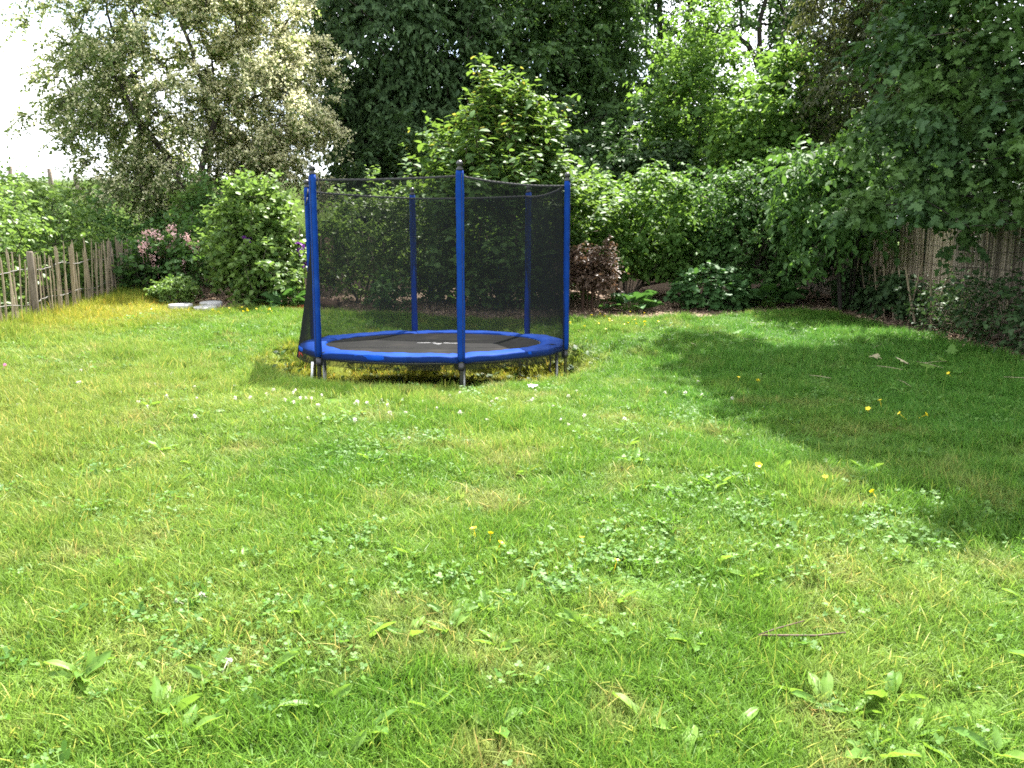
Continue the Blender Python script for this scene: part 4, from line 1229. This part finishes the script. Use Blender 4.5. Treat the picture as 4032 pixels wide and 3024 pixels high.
# ------------------------------------------------------------------ shrubs
def cone_shoots(cx, cy, z0, z1, r0, n, rng):
    pts = []
    for i in range(n):
        t = rng.rand() ** 1.1
        a = rng.rand() * 6.28
        r = r0 * (1 - t) ** .8 * (.75 + .3 * rng.rand())
        pts.append((cx + r * math.cos(a), cy + r * math.sin(a) * .8, z0 + (z1 - z0) * t))
    return np.array(pts)
rng = np.random.RandomState(41)
plant('pointed_shrub', 'tall pointed shrub with large leaves and coppery tips directly behind the trampoline', 'shrub', (-.15, 14.7),
      [(-.15, 14.4, 2.0, 1.2, .9, 1.25), (-.1, 14.4, 3.2, .95, .8, .9)], 170, 'oval', .135, M['big_leaf'], 112, bark='red_twig',
      m=6, k=10, L=.48, gap=.17, shell=.72, spread=.55, up=1.0, droop=.05, leafdroop=.25, nup=1.1, nrand=.35, splay=1.1, singles=280, tips=(M['young_tip'], .10, 3.3),
      extra=cone_shoots(-.15, 14.4, 2.2, 4.05, 1.45, 120, rng), twigs=.5, r_tip=.006)
plant('bright_hedge_shrub', 'bright sunlit shrub with dense pointed leaves right of the trampoline', 'shrub', (2.1, 15.6),
      [(1.5, 15.8, 2.15, .85, .8, .8), (2.6, 15.7, 2.25, .9, .8, .85), (2.1, 15.9, 1.6, 1.3, .8, .6), (3.1, 15.8, 1.7, .7, .8, .75), (.95, 15.9, 1.95, .5, .7, .7)], 290, 'oval', .095, M['fresh_leaf'], 113, zclear=.42,
      m=8, k=9, L=.38, gap=.14, shell=.72, spread=.8, up=.15, droop=.4, leafdroop=.45, nup=.8, nrand=.45, singles=160)
plant('hedge_shrub', 'dense green shrub sloping up to the right beyond the bright one', 'shrub', (4.3, 15.8),
      [(3.9, 15.7, 2.4, .9, .8, .75), (4.9, 15.6, 2.7, .9, .8, .7), (4.4, 15.4, 1.8, 1.1, .8, .8), (5.3, 15.5, 2.1, .7, .7, .8)], 250, 'oval', .078, M['mid_leaf'], 114, zclear=.4,
      m=9, k=9, L=.36, gap=.13, shell=.7, spread=.85, up=.15, droop=.4, leafdroop=.4, nup=.8, singles=120)
plant('elder_shrub', 'dark shrub with long drooping leaves under the maple', 'shrub', (5.6, 13.9),
      [(5.0, 13.5, 2.65, .65, .7, .6), (5.5, 13.3, 2.3, .7, .7, .6), (4.9, 13.2, 2.0, .4, .5, .45), (5.6, 13.6, 3.0, .7, .7, .5)], 110, 'oval', .125, M['mid_leaf'], 115, bark='dark_bark', zclear=.6,
      m=6, k=8, L=.42, gap=.14, shell=.6, spread=.8, up=.1, droop=.45, leafdroop=.6, nup=.7, singles=140, wid=.8)
plant('dark_shrub', 'dark bushy growth in the gap between the maple and the hedge', 'shrub', (6.9, 15.6),
      [(6.4, 15.4, 2.2, .8, .6, 1.1), (7.4, 14.8, 2.6, .8, .9, 1.3), (7.4, 12.8, 2.2, .7, 1.4, 1.2)], 170, 'oval', .13, M['dark_leaf'], 116, bark='dark_bark', m=6, k=8, L=.45, gap=.16, shell=.4, leafdroop=.4)
# dark growth that fills the foot of the wood
for i, (lb, ex, ey, ez, rx_, rz_, sd_) in enumerate((('dark undergrowth at the foot of the ivy clad tree', -2.6, 19.9, 2.5, 1.5, 1.5, 1), ('dark undergrowth between the pointed shrub and the broad tree', .4, 19.6, 2.6, 1.8, 1.7, 2),
                                                     ('shaded undergrowth above the bright sunlit shrub', 3.0, 19.2, 2.6, 1.6, 1.7, 3), ('shaded undergrowth below the bushy young tree', 6.6, 19.6, 2.6, 2.0, 1.8, 4), ('dark holly like undergrowth far behind the reed screen', 9.6, 17.5, 2.8, 2.2, 2.2, 5))):
    plant('undergrowth_shrub', lb, 'shrub', (ex, ey + .3), [(ex, ey, ez, rx_, .9, rz_), (ex + .5, ey + .3, ez + .8, rx_ * .8, .9, rz_ * .7)], 120, 'diamond', .15, M['dark_leaf'], 120 + sd_, bark='dark_bark',
          m=7, k=10, L=.55, gap=.22, shell=.4, leafdroop=.5, group='undergrowth along the foot of the wood')
plant('ivy_shrub', 'pale green ivied bush at the foot of the dark tree above the left net', 'shrub', (-2.5, 20.6), [(-2.35, 20.4, 3.6, .5, .5, .9), (-2.2, 20.4, 2.8, .6, .5, .8)], 60, 'diamond', .085, M['hedge_leaf'], 127, m=7, k=9, L=.3, gap=.1, shell=.5)
plant('netted_shrub', 'loose yellow green shrub seen through the left part of the net', 'shrub', (-2.7, 15.3),
      [(-2.6, 15.1, 2.0, .7, .6, .65), (-3.05, 15.1, 1.7, .4, .5, .5), (-2.1, 15.0, 2.0, .5, .5, .6), (-2.6, 15.1, 1.3, .9, .5, .45), (-1.6, 15.3, 1.5, .6, .5, .6)], 190, 'oval', .075, M['hedge_leaf'], 128, m=6, k=8, L=.34, gap=.11, shell=.5,
      spread=.8, up=.45, droop=.25, leafdroop=.2, nup=.8, singles=60, twigs=.3)
plant('low_shrub', 'small dark rounded plant on the bark chips behind the net', 'plant', (-2.05, 13.9), [(-2.05, 13.9, .98, .3, .28, .3)], 40, 'oval', .06, M['mid_leaf'], 129, m=6, k=7, L=.16, gap=.04, shell=.5)
plant('shade_shrub', 'dark leafy growth close to the ground under the pointed shrub behind the net', 'shrub', (-.4, 15.6),
      [(-1.0, 15.5, 1.25, .8, .4, .55), (.4, 15.5, 1.25, .9, .4, .55), (-.3, 15.6, 1.6, 1.2, .4, .5)], 130, 'oval', .11, M['mid_leaf'], 171, bark='dark_bark', m=6, k=8, L=.34, gap=.1, shell=.5, up=.2, droop=.3, leafdroop=.4, nup=.8)
plant('copper_shrub', 'copper leaved shrub right of the trampoline at the edge of the shade', 'shrub', (1.25, 13.9),
      [(1.27, 13.7, 1.45, .3, .28, .22), (1.05, 13.7, 1.38, .25, .28, .2), (1.42, 13.6, 1.27, .2, .25, .17)], 80, 'diamond', .06, M['copper_leaf'], 130, bark='red_twig', m=8, k=9, L=.24, gap=.07, shell=.45,
      spread=.9, up=.1, droop=.4, leafdroop=.3, singles=50, twigs=.5)
plant('leafy_mound', 'rounded mound of scalloped green leaves on the bark chips beneath the hedge', 'plant', (3.35, 14.35), [(3.35, 14.25, 1.0, .62, .42, .36), (3.75, 14.3, .92, .4, .35, .26)], 120, 'maple', .098, M['glossy_leaf'], 131,
      m=4, k=4, L=.13, gap=.05, shell=.75, up=.3, leafdroop=.25, nup=1.2, nrand=.3, splay=.7, singles=120, stem='stems', r_tip=.003, wid=1.15)
plant('leafy_mound', 'low fresh green mound beside the pale stepping stone', 'plant', (-5.7, 14.0), [(-5.68, 14.0, .96, .36, .3, .2), (-5.9, 14.1, .96, .2, .2, .16)], 90, 'oval', .055, M['hedge_leaf'], 132, m=5, k=6, L=.12, gap=.04,
      shell=.7, up=.3, nup=1.0, singles=50, stem='stems', r_tip=.0025)
plant('spirea_shrub', 'upright bushy shrub with fresh rounded leaves left of the trampoline', 'shrub', (-4.5, 14.9),
      [(-4.5, 14.7, 2.25, .62, .55, .6), (-4.45, 14.6, 1.6, .75, .6, .6), (-4.7, 14.7, 2.6, .35, .35, .3)], 190, 'round', .072, M['hedge_leaf'], 133, m=7, k=8, L=.3, gap=.09, shell=.62, spread=.8, up=.5, droop=.15,
      leafdroop=.2, nup=.7, singles=110, twigs=.2)
plant('spirea_shrub', 'lower bush with larger pale veined leaves at the foot of the upright one', 'shrub', (-4.4, 14.1),
      [(-4.15, 14.0, 1.2, .42, .35, .42), (-4.45, 14.2, 1.2, .25, .25, .3)], 60, 'oval', .10, M['hedge_leaf'], 134, m=5, k=7, L=.28, gap=.09, shell=.6, up=.3, droop=.3, leafdroop=.3, nup=.9, singles=110, twigs=.4)
rl, LC, LO, LP = plant('lilac_shrub', 'loose lilac shrub with pink flower heads in the left bed', 'shrub', (-6.1, 15.3),
      [(-6.15, 15.2, 1.65, .6, .5, .5), (-6.5, 15.1, 1.3, .5, .4, .4), (-5.75, 15.1, 1.4, .45, .4, .5)], 90, 'round', .075, M['mid_leaf'], 135, m=5, k=7, L=.3, gap=.1, shell=.5, up=.5, droop=.15, nup=.7, twigs=.6, singles=50)
for i, (u, v_, s) in enumerate(((338, 505, .8), (354, 500, .7), (357, 507, .7), (395, 490, .7), (385, 497, .7), (396, 508, 1.1), (374, 517, 1.0), (368, 530, 1.1), (334, 531, 1.1), (362, 534, .8), (386, 531, .8), (391, 543, .9),
                                (425, 512, .8), (427, 522, .8), (443, 533, .9), (443, 543, .9), (346, 559, 1.1), (413, 566, .8), (357, 578, .6), (328, 543, .8))):
    yy = 14.75 + .25 * rng.rand()
    X = (u - 1106) / 1790 * yy * 1.015; Z = 1.5 + yy * (((829.5 - v_) / 1790) * .989 - .148) / (.989 + .148 * (829.5 - v_) / 1790)
    q = rng.randn(26, 3) * np.array([.055, .04, .055]) * s * .85 + (X, yy, Z)
    v, f, kk = leaf_verts('diamond', q, rng.randn(26, 3), rng.randn(26, 3) + (0, -.5, .7), .042 * s + .016 * rng.rand(26), 1.5)
    mb = MB().add(v, f, np.repeat(rng.rand(26), kk))
    tube(mb, [(X + .02, yy + .02, Z - .22), (X, yy, Z + .01)], .004, 4, tint=0)
    mb.build('flower_head', M['lilac_flower'], rl)
plant('corner_shrub', 'dark low bush in the back left corner by the tall fence post', 'shrub', (-6.9, 15.7), [(-6.75, 15.5, 1.3, .4, .35, .4), (-7.0, 15.5, 1.1, .3, .3, .3)], 60, 'oval', .07, M['dark_leaf'], 136, m=6, k=7, L=.22, gap=.07, shell=.5, singles=40)
# growth outside the left fence
for lb, ex, ey, ez, a_, b_, c_, nc, mt, sz_, sd_ in (
        ('sunlit hedge plant behind the left fence at the edge of the photo', -7.9, 11.8, 1.85, .9, 1.3, .85, 190, 'hedge_leaf', .075, 1),
        ('hedge plant with pale leaves behind the left fence below the field posts', -8.2, 14.2, 2.0, .9, 1.3, .85, 190, 'hedge_leaf', .075, 2),
        ('darker bush beyond the fence between the hedge and the hawthorn', -8.5, 16.6, 1.85, 1.1, .9, .65, 150, 'mid_leaf', .08, 3),
        ('leafy bush under the lowest hawthorn boughs behind the pink flowers', -6.9, 18.2, 2.0, 1.1, .6, .75, 130, 'mid_leaf', .085, 4),
        ('small upright bush between hawthorn trunk and spirea', -5.9, 16.6, 2.1, .6, .5, .75, 110, 'mid_leaf', .07, 5),
        ('bright leafy bush at the far left beyond the field hedge', -11.2, 17.2, 2.4, 1.3, 1.0, .7, 150, 'hedge_leaf', .09, 6)):
    plant('hedge_plant', lb, 'shrub', (ex, ey), [(ex, ey, ez, a_, b_, c_), (ex + .1, ey, ez - .6, a_ * .85, b_ * .9, c_ * .8)], nc, 'oval', sz_, M[mt], 140 + sd_, m=6, k=8, L=.34, gap=.11, shell=.55, up=.3, droop=.25, nup=.75,
          singles=60, group='bushes outside the left fence')
plant('sapling', 'thin upright leafy sapling in front of the hawthorn trunk', 'shrub', (-6.55, 16.9), [(-6.35, 16.8, 2.5, .3, .3, .5)], 40, 'oval', .08, M['hedge_leaf'], 151, m=5, k=8, L=.28, gap=.06, shell=.4, up=.8, droop=.1)
# growth in front of the reed screen
plant('ivy', 'ivy climbing over the leaning palings before the torn reed screen', 'plant', (5.85, 13.2),
      [(5.85, 14.3, 1.1, .16, .5, .28), (5.82, 13.3, 1.05, .18, .6, .25), (5.8, 12.5, .95, .2, .6, .3), (5.85, 13.6, .8, .15, .8, .25), (5.8, 14.4, .85, .14, .3, .3)], 130, 'round', .062, M['ivy_leaf'], 152, bark='dark_bark', m=5, k=7, L=.2, gap=.06,
      shell=.3, up=.1, droop=.35, leafdroop=.5, nup=.5, singles=70)
plant('twiggy_bush', 'tangled bush of bare grey twigs and few leaves at the right edge', 'shrub', (5.95, 10.3),
      [(5.85, 10.6, .85, .25, .8, .42), (5.9, 9.4, .85, .3, .7, .45), (5.85, 11.5, .75, .2, .6, .32), (6.0, 8.2, .9, .35, .7, .5)], 190, 'oval', .062, M['ivy_leaf'], 153, bark='twig_bark', m=6, k=6, L=.36, gap=.07, shell=.2, up=.3, droop=.2, twigs=.4,
      spread=1.0, r_tip=.0036, r_exp=.42, nup=.5)

# big leaved perennials: every leaf a part
def big_leaves(name, label, x, y, n, size, seed, reds=0, upright=.6, mat='glossy_leaf'):
    rng = np.random.RandomState(seed)
    root = empty(name, (x, y, gz(x, y)), label, 'plant')
    bl = np.array(root.location)
    meshes = []
    for q in range(4):
        mb = MB()
        nu, nv = 9, 5
        V = []
        ph = rng.rand() * 6
        for i in range(nu):
            u = i / (nu - 1)
            w = .40 * math.sin(math.pi * min(1, (u * .93 + .06)) ** .8) ** .62
            for j in range(nv):
                s = (j / (nv - 1) - .5) * 2
                V.append((u, s * w, .10 * abs(s) + .05 * math.sin(u * 9 + ph + 3 * s) * abs(s) - .3 * u ** 2.2 + .02 * math.cos(u * 20) * (1 - abs(s))))
        i = np.arange(nu - 1)[:, None] * nv; j = np.arange(nv - 1)[None]
        mb.add(V, [np.stack([i + j, i + nv + j, i + nv + j + 1, i + j + 1], -1).reshape(-1, 4)], .15 + .2 * q)
        meshes.append(mb)
    me = [m_.mesh('leaf', M[mat]) for m_ in meshes]
    mr_ = meshes[0].mesh('leaf', M['red_leaf'])
    st = MB()
    for i in range(n):
        a = i * 2.4 + rng.rand() * .5
        el = upright * (1 - i / n) * 1.3 + .12 + .15 * rng.rand()
        lenp = size * (.45 + .4 * rng.rand())
        d = np.array([math.cos(a) * math.cos(el), math.sin(a) * math.cos(el), math.sin(el)])
        b0 = bl + np.array([.05 * math.cos(a), .05 * math.sin(a), 0])
        tip = b0 + d * lenp
        tube(st, [b0, b0 + d * lenp * .5 + (0, 0, .02), tip], [.009, .008, .006], 5, cap=False)
        o = bpy.data.objects.new('leaf', mr_ if i in range(n - reds, n) else me[rng.randint(4)])
        if i >= n - reds: o['label'] = 'red old leaf at the bottom of the clump'
        COL.objects.link(o); o.parent = root
        D = nrm(np.array([math.cos(a), math.sin(a), math.sin(el) * .9 - .1]))
        Sd = nrm(np.cross([0, 0, 1.0], D) + .25 * rng.randn(3)); N = nrm(np.cross(D, Sd)); Sd = np.cross(N, D)
        s = size * (.7 + .5 * rng.rand())
        m4 = Matrix((D * s, Sd * s, N * s)).transposed().to_4x4()
        m4.translation = Vector(tip - bl)
        o.matrix_basis = m4
    st.build('stems', M['weed'], root)
    return root
big_leaves('bergenia', 'clump of broad glossy leaves under the copper shrub right of the trampoline', 2.0, 13.9, 18, .32, 201, upright=.9)
big_leaves('bergenia', 'large dark clump of broad leaves at the right end of the hedge foot', 4.5, 14.6, 26, .36, 202, upright=.95)
big_leaves('bergenia', 'clump of broad leaves with two red ones beside the left net of the trampoline', -3.75, 13.95, 24, .30, 203, reds=2, upright=.7)
plant('leafy_sprig', 'small leafy plant growing above the large dark clump of broad leaves', 'plant', (4.85, 14.7), [(4.85, 14.6, 1.25, .2, .2, .25)], 22, 'oval', .08, M['mid_leaf'], 160, m=5, k=6, L=.18, gap=.05, shell=.4)
# irises
for lb, x, y, h, nfl in (('tall iris with several dark purple blooms right of the upright bush', -3.72, 14.7, 1.05, 5), ('iris with a single purple bloom half hidden in the upright bush', -4.4, 14.05, 1.12, 2)):
    root = empty('iris', (x, y, gz(x, y)), lb, 'flower')
    z = gz(x, y); rng = np.random.RandomState(int(h * 1000))
    mb = MB(); tube(mb, [(x, y, z), (x + .02, y, z + h * .5), (x + .03, y, z + h)], [.009, .008, .006], 5); mb.build('stem', M['weed'], root)
    mb = MB()
    for q in range(8):
        a = rng.rand() * 6.28
        v, f, kk = leaf_verts('narrow', np.array([[x, y, z]]), np.array([[.18 * math.cos(a), .18 * math.sin(a), 1]]), np.array([[math.cos(a), math.sin(a), .2]]), .55 + .2 * rng.rand(), .25)
        mb.add(v, f, rng.rand())
    mb.build('leaf', M['weed'], root)
    for q in range(nfl):
        c = np.array([x + .03 + .05 * rng.randn(), y + .03 * rng.randn(), z + h - .09 * q])
        dd = rng.randn(7, 3) * (1, 1, .5) + (0, 0, .1)
        v, f, kk = leaf_verts('oval', np.repeat(c[None], 7, 0), dd, rng.randn(7, 3) + (0, 0, .6), .09 + .02 * rng.rand(7), 1.1)
        MB().add(v, f, np.repeat(rng.rand(7), kk)).build('bloom', M['purple_flower'], root)

# weeds in the hollow under the trampoline
rng = np.random.RandomState(77)
mb = MB()
for q in range(420):
    a = rng.rand() * 6.28; r = 2.0 * math.sqrt(rng.rand())
    x, y = TX + r * math.cos(a), TY + r * math.sin(a)
    if y < 9.2: continue
    n = 7
    aa = rng.rand(n) * 6.28
    v, f, kk = leaf_verts('oval', np.repeat([[x, y, gz(x, y) + .01]], n, 0) + .03 * rng.randn(n, 3) * (1, 1, 0), np.stack([np.cos(aa), np.sin(aa), .5 + .5 * rng.rand(n)], -1), np.array([[0, 0, 1.0]] * n), .05 + .06 * rng.rand(n), 1.0)
    mb.add(v, f, np.repeat(rng.rand(n), kk))
mb.build('hollow_weeds', M['ivy_leaf'], kind='stuff')

# ------------------------------------------------------------------ weeds with large leaves, flowers and litter on the lawn
def dandelion(x, y, n, size, seed, label, group):
    rng = np.random.RandomState(seed)
    z = gz(x, y)
    root = empty('broadleaf_weed', (x, y, z), label, 'weed', group)
    bl = np.array(root.location)
    for i in range(n):
        a = i * 2.3 + rng.rand()
        el = .25 + .75 * rng.rand()
        key = ('weedleaf', rng.randint(4))
        if key not in _leafmesh:
            mb = MB(); V = []
            nu = 9; r2 = np.random.RandomState(key[1] + 50)
            for q in range(nu):
                u = q / (nu - 1)
                w = (.025 + .125 * math.sin(math.pi * u ** 1.4) ** .8) * (1 + .3 * (q % 2) * (1 if key[1] < 2 else .2))
                bend = -.35 * u * u
                for s in (-1, -.5, 0, .5, 1):
                    V.append((u * .95, s * w * (1 + .12 * r2.randn()), bend + .09 * abs(s) + .02 * r2.randn()))
            ii = np.arange(nu - 1)[:, None] * 5; jj = np.arange(4)[None]
            mb.add(V, [np.stack([ii + jj, ii + 5 + jj, ii + 6 + jj, ii + jj + 1], -1).reshape(-1, 4)], .2 + .2 * key[1])
            _leafmesh[key] = mb.mesh('leaf', M['weed'])
        o = bpy.data.objects.new('leaf', _leafmesh[key])
        COL.objects.link(o); o.parent = root
        D = nrm(np.array([math.cos(a) * math.cos(el), math.sin(a) * math.cos(el), math.sin(el)]))
        Sd = nrm(np.cross([0, 0, 1.0], D) + .3 * rng.randn(3)); N = nrm(np.cross(D, Sd)); Sd = np.cross(N, D)
        s = size * (.65 + .6 * rng.rand())
        m4 = Matrix((D * s, Sd * s, N * s)).transposed().to_4x4()
        m4.translation = Vector((.01 * math.cos(a), .01 * math.sin(a), .005))
        o.matrix_basis = m4
rng = np.random.RandomState(19)
zones = [('broad leaved weed in the clover at the left foreground', [(-1.1 + .55 * rng.randn(), 2.65 + .28 * rng.randn()) for _ in range(13)], .105),
         ('broad leaved weed in the grass at the bottom right', [(.95 + .45 * rng.randn(), 2.25 + .22 * rng.randn()) for _ in range(12)], .12),
         ('broad leaved weed in the sunny grass of the middle foreground', [(.1 + .7 * rng.randn(), 2.9 + .5 * rng.randn()) for _ in range(16)], .095),
         ('broad leaved weed at the edge of the tree shade on the right', [(1.7 + .6 * rng.randn(), 4.6 + .8 * rng.randn()) for _ in range(14)], .11),
         ('broad leaved weed in the lawn before the trampoline', [(-.2 + 1.3 * rng.randn(), 5.8 + .6 * rng.randn()) for _ in range(16)], .10),
         ('broad leaved weed on the open lawn at the left', [(-2.6 + .7 * rng.randn(), 5.0 + .9 * rng.randn()) for _ in range(12)], .095)]
sd_ = 300
for lb, spots, sz_ in zones:
    for x, y in spots:
        sd_ += 1
        if y < 1.7: y = 1.9
        dandelion(x, y, 4 + sd_ % 4, sz_, sd_, lb, lb.replace('weed', 'weeds'))

def flower_mesh(kind, seed):
    rng = np.random.RandomState(seed)
    mb = MB()
    if kind == 'buttercup':
        for p_ in range(5):
            a = p_ * 1.257
            v, f, kk = leaf_verts('round', np.array([[0, 0, .0]]), np.array([[math.cos(a), math.sin(a), .45]]), np.array([[-.4 * math.cos(a), -.4 * math.sin(a), 1]]), .0165, 1.1)
            mb.add(v, f, .5)
        tube(mb, [(.004, 0, -.09), (0, 0, 0)], .0015, 3, tint=.0)
        return mb.mesh('buttercup', M['yellow_flower'])
    n = 26
    d = nrm(rng.randn(n, 3) + (0, 0, .4))
    v, f, kk = leaf_verts('diamond', d * .004, d, rng.randn(n, 3), .0135 + 0 * d[:, 0], 1.0)
    mb.add(v, f, np.repeat(rng.rand(n), kk))
    tube(mb, [(.003, 0, -.06), (0, 0, 0)], .0014, 3, tint=.0)
    return mb.mesh(kind, M['white_flower' if kind == 'clover_flower' else 'pink_flower'])
BC = [flower_mesh('buttercup', 1)]
CF = [flower_mesh('clover_flower', q) for q in (2, 3)]
def flowers(name, cat, meshes, label, group, spots, h, s, seed):
    rng = np.random.RandomState(seed)
    for x, y in spots:
        if np.hypot(x - TX, y - TY) < 2.35: continue
        o = bpy.data.objects.new(name, meshes[rng.randint(len(meshes))])
        COL.objects.link(o)
        o.location = (x, y, gz(x, y) + h * (.8 + .5 * rng.rand()))
        o.rotation_euler = (.5 * rng.randn(), .5 * rng.randn(), rng.rand() * 6.28)
        q = s * (.8 + .5 * rng.rand()); o.scale = (q, q, q)
        tag(o, label, cat, group)
rng = np.random.RandomState(23)
g = lambda n, cx, cy, sx, sy: [(cx + sx * rng.randn(), cy + sy * rng.randn()) for _ in range(n)]
flowers('buttercup', 'flower', BC, 'tiny yellow buttercup in the grass in front of the left bed', 'buttercups before the left bed', g(22, -4.2, 12.9, .7, .25), .08, 1.15, 1)
flowers('buttercup', 'flower', BC, 'tiny yellow buttercup in the sunny strip right of the trampoline', 'buttercups right of the trampoline', g(24, 1.5, 12.1, .6, .4), .08, 1.15, 2)
flowers('buttercup', 'flower', BC, 'yellow buttercup in the shaded grass on the right lawn', 'buttercups in the right shade', [(2.75, 6.3), (2.95, 6.55), (3.15, 6.2), (2.1, 7.6), (2.25, 7.5), (1.45, 4.75), (1.75, 4.5), (1.95, 4.35), (4.2, 7.9), (2.9, 6.1)], .07, 1.1, 3)
flowers('buttercup', 'flower', BC, 'yellow buttercup in the near grass of the middle foreground', 'buttercups in the middle foreground', [(-.18, 3.75), (-.1, 3.75), (.32, 3.65), (.45, 3.4), (-.05, 3.6)], .06, 1.0, 4)
flowers('clover_flower', 'flower', CF, 'white clover flower in the drift in front of the left trampoline leg', 'clover flowers before the trampoline', g(60, -1.9, 7.0, 1.1, .45), .05, .95, 5)
flowers('clover_flower', 'flower', CF, 'white clover flower scattered in the lawn right of the trampoline front', 'clover flowers right of the front', g(24, .6, 6.8, .9, .6), .045, .85, 6)
flowers('clover_flower', 'flower', CF, 'white clover flower in the near grass at the left', 'clover flowers in the left foreground', [(-1.3, 3.05), (-1.22, 3.1), (-.95, 2.6)], .045, .8, 7)
flowers('pink_flower', 'flower', [flower_mesh('pink_flower', 8)], 'single small pink flower in the lawn at the far left', None, [(-4.75, 7.7)], .07, 1.0, 8)

# dry stalks and fallen leaves on the shaded lawn, the forked twig in front
def stalk(x, y, a, ln, label, mat='straw', r=.0034, name='dry_stalk'):
    mb = MB()
    p0 = np.array([x, y, gz(x, y) + .05]); d = np.array([math.cos(a), math.sin(a), 0])
    p1 = p0 + d * ln; p1[2] = gz(p1[0], p1[1]) + .06
    pm = (p0 + p1) / 2 + np.array([.02, .03, .015]) * ln
    tube(mb, [p0, pm, p1], [r, r * .9, r * .6], 5)
    return tag(mb.build(name, M[mat]), label, 'stalk', 'dry stalks lying on the shaded lawn' if name == 'dry_stalk' else None)
for i, (x, y, a, ln) in enumerate(((3.05, 9.9, 1.9, .5), (3.7, 11.9, 2.9, .38), (4.3, 8.6, .3, .3), (4.35, 8.3, 1.9, .35), (3.6, 7.4, 1.5, .28), (4.9, 7.6, 2.7, .3), (5.2, 7.5, 3.0, .25), (4.2, 9.6, .9, .4), (3.9, 8.2, 2.5, .25), (3.0, 7.7, 2.7, .2))):
    stalk(x, y, a, ln, 'thin pale dry stalk lying on the shaded lawn by the twiggy bush')
tw = MB()
p0 = np.array([.88, 2.79, gz(.88, 2.79) + .055])
tube(tw, [p0, p0 + (.08, -.015, .006), p0 + (.2, -.012, .004), p0 + (.31, .0, .01)], [.0035, .004, .0034, .0025], 6)
tube(tw, [p0, p0 + (.07, .03, .01), p0 + (.19, .085, .015)], [.0035, .003, .002], 5)
tag(tw.build('forked_twig', M['red_twig']), 'thin forked brown twig lying on the near grass at the right', 'twig')
rng = np.random.RandomState(61)
for i, (x, y) in enumerate(((4.1, 8.5), (4.3, 8.35), (4.6, 8.7), (3.9, 8.9), (2.4, 10.6), (2.9, 10.9), (2.2, 9.9), (4.9, 9.2), (4.4, 8.0))):
    D = nrm(np.array([rng.randn(), rng.randn(), .3])); N = np.array([.3 * rng.randn(), .3 * rng.randn(), 1.0])
    v, f, kk = leaf_verts('maple', np.array([[x, y, gz(x, y) + .06]]), D[None], N[None], .15, 1.0)
    tag(MB().add(v, f, rng.rand()).build('fallen_leaf', M['white_flower'] if i == 99 else M['straw' if i % 3 == 0 else 'weed']), 'pale fallen maple leaf on the shaded right lawn', 'leaf', 'fallen leaves on the right lawn')
tag(MB().add(*leaf_verts('maple', np.array([[.15, 7.72, gz(.15, 7.72) + .05]]), np.array([[1., .2, 0]]), np.array([[0, -.3, 1.]]), .1)[:2], .9).build('fallen_leaf', M['white_flower']), 'small whitish leaf lying at the lip of the hollow before the trampoline', 'leaf')
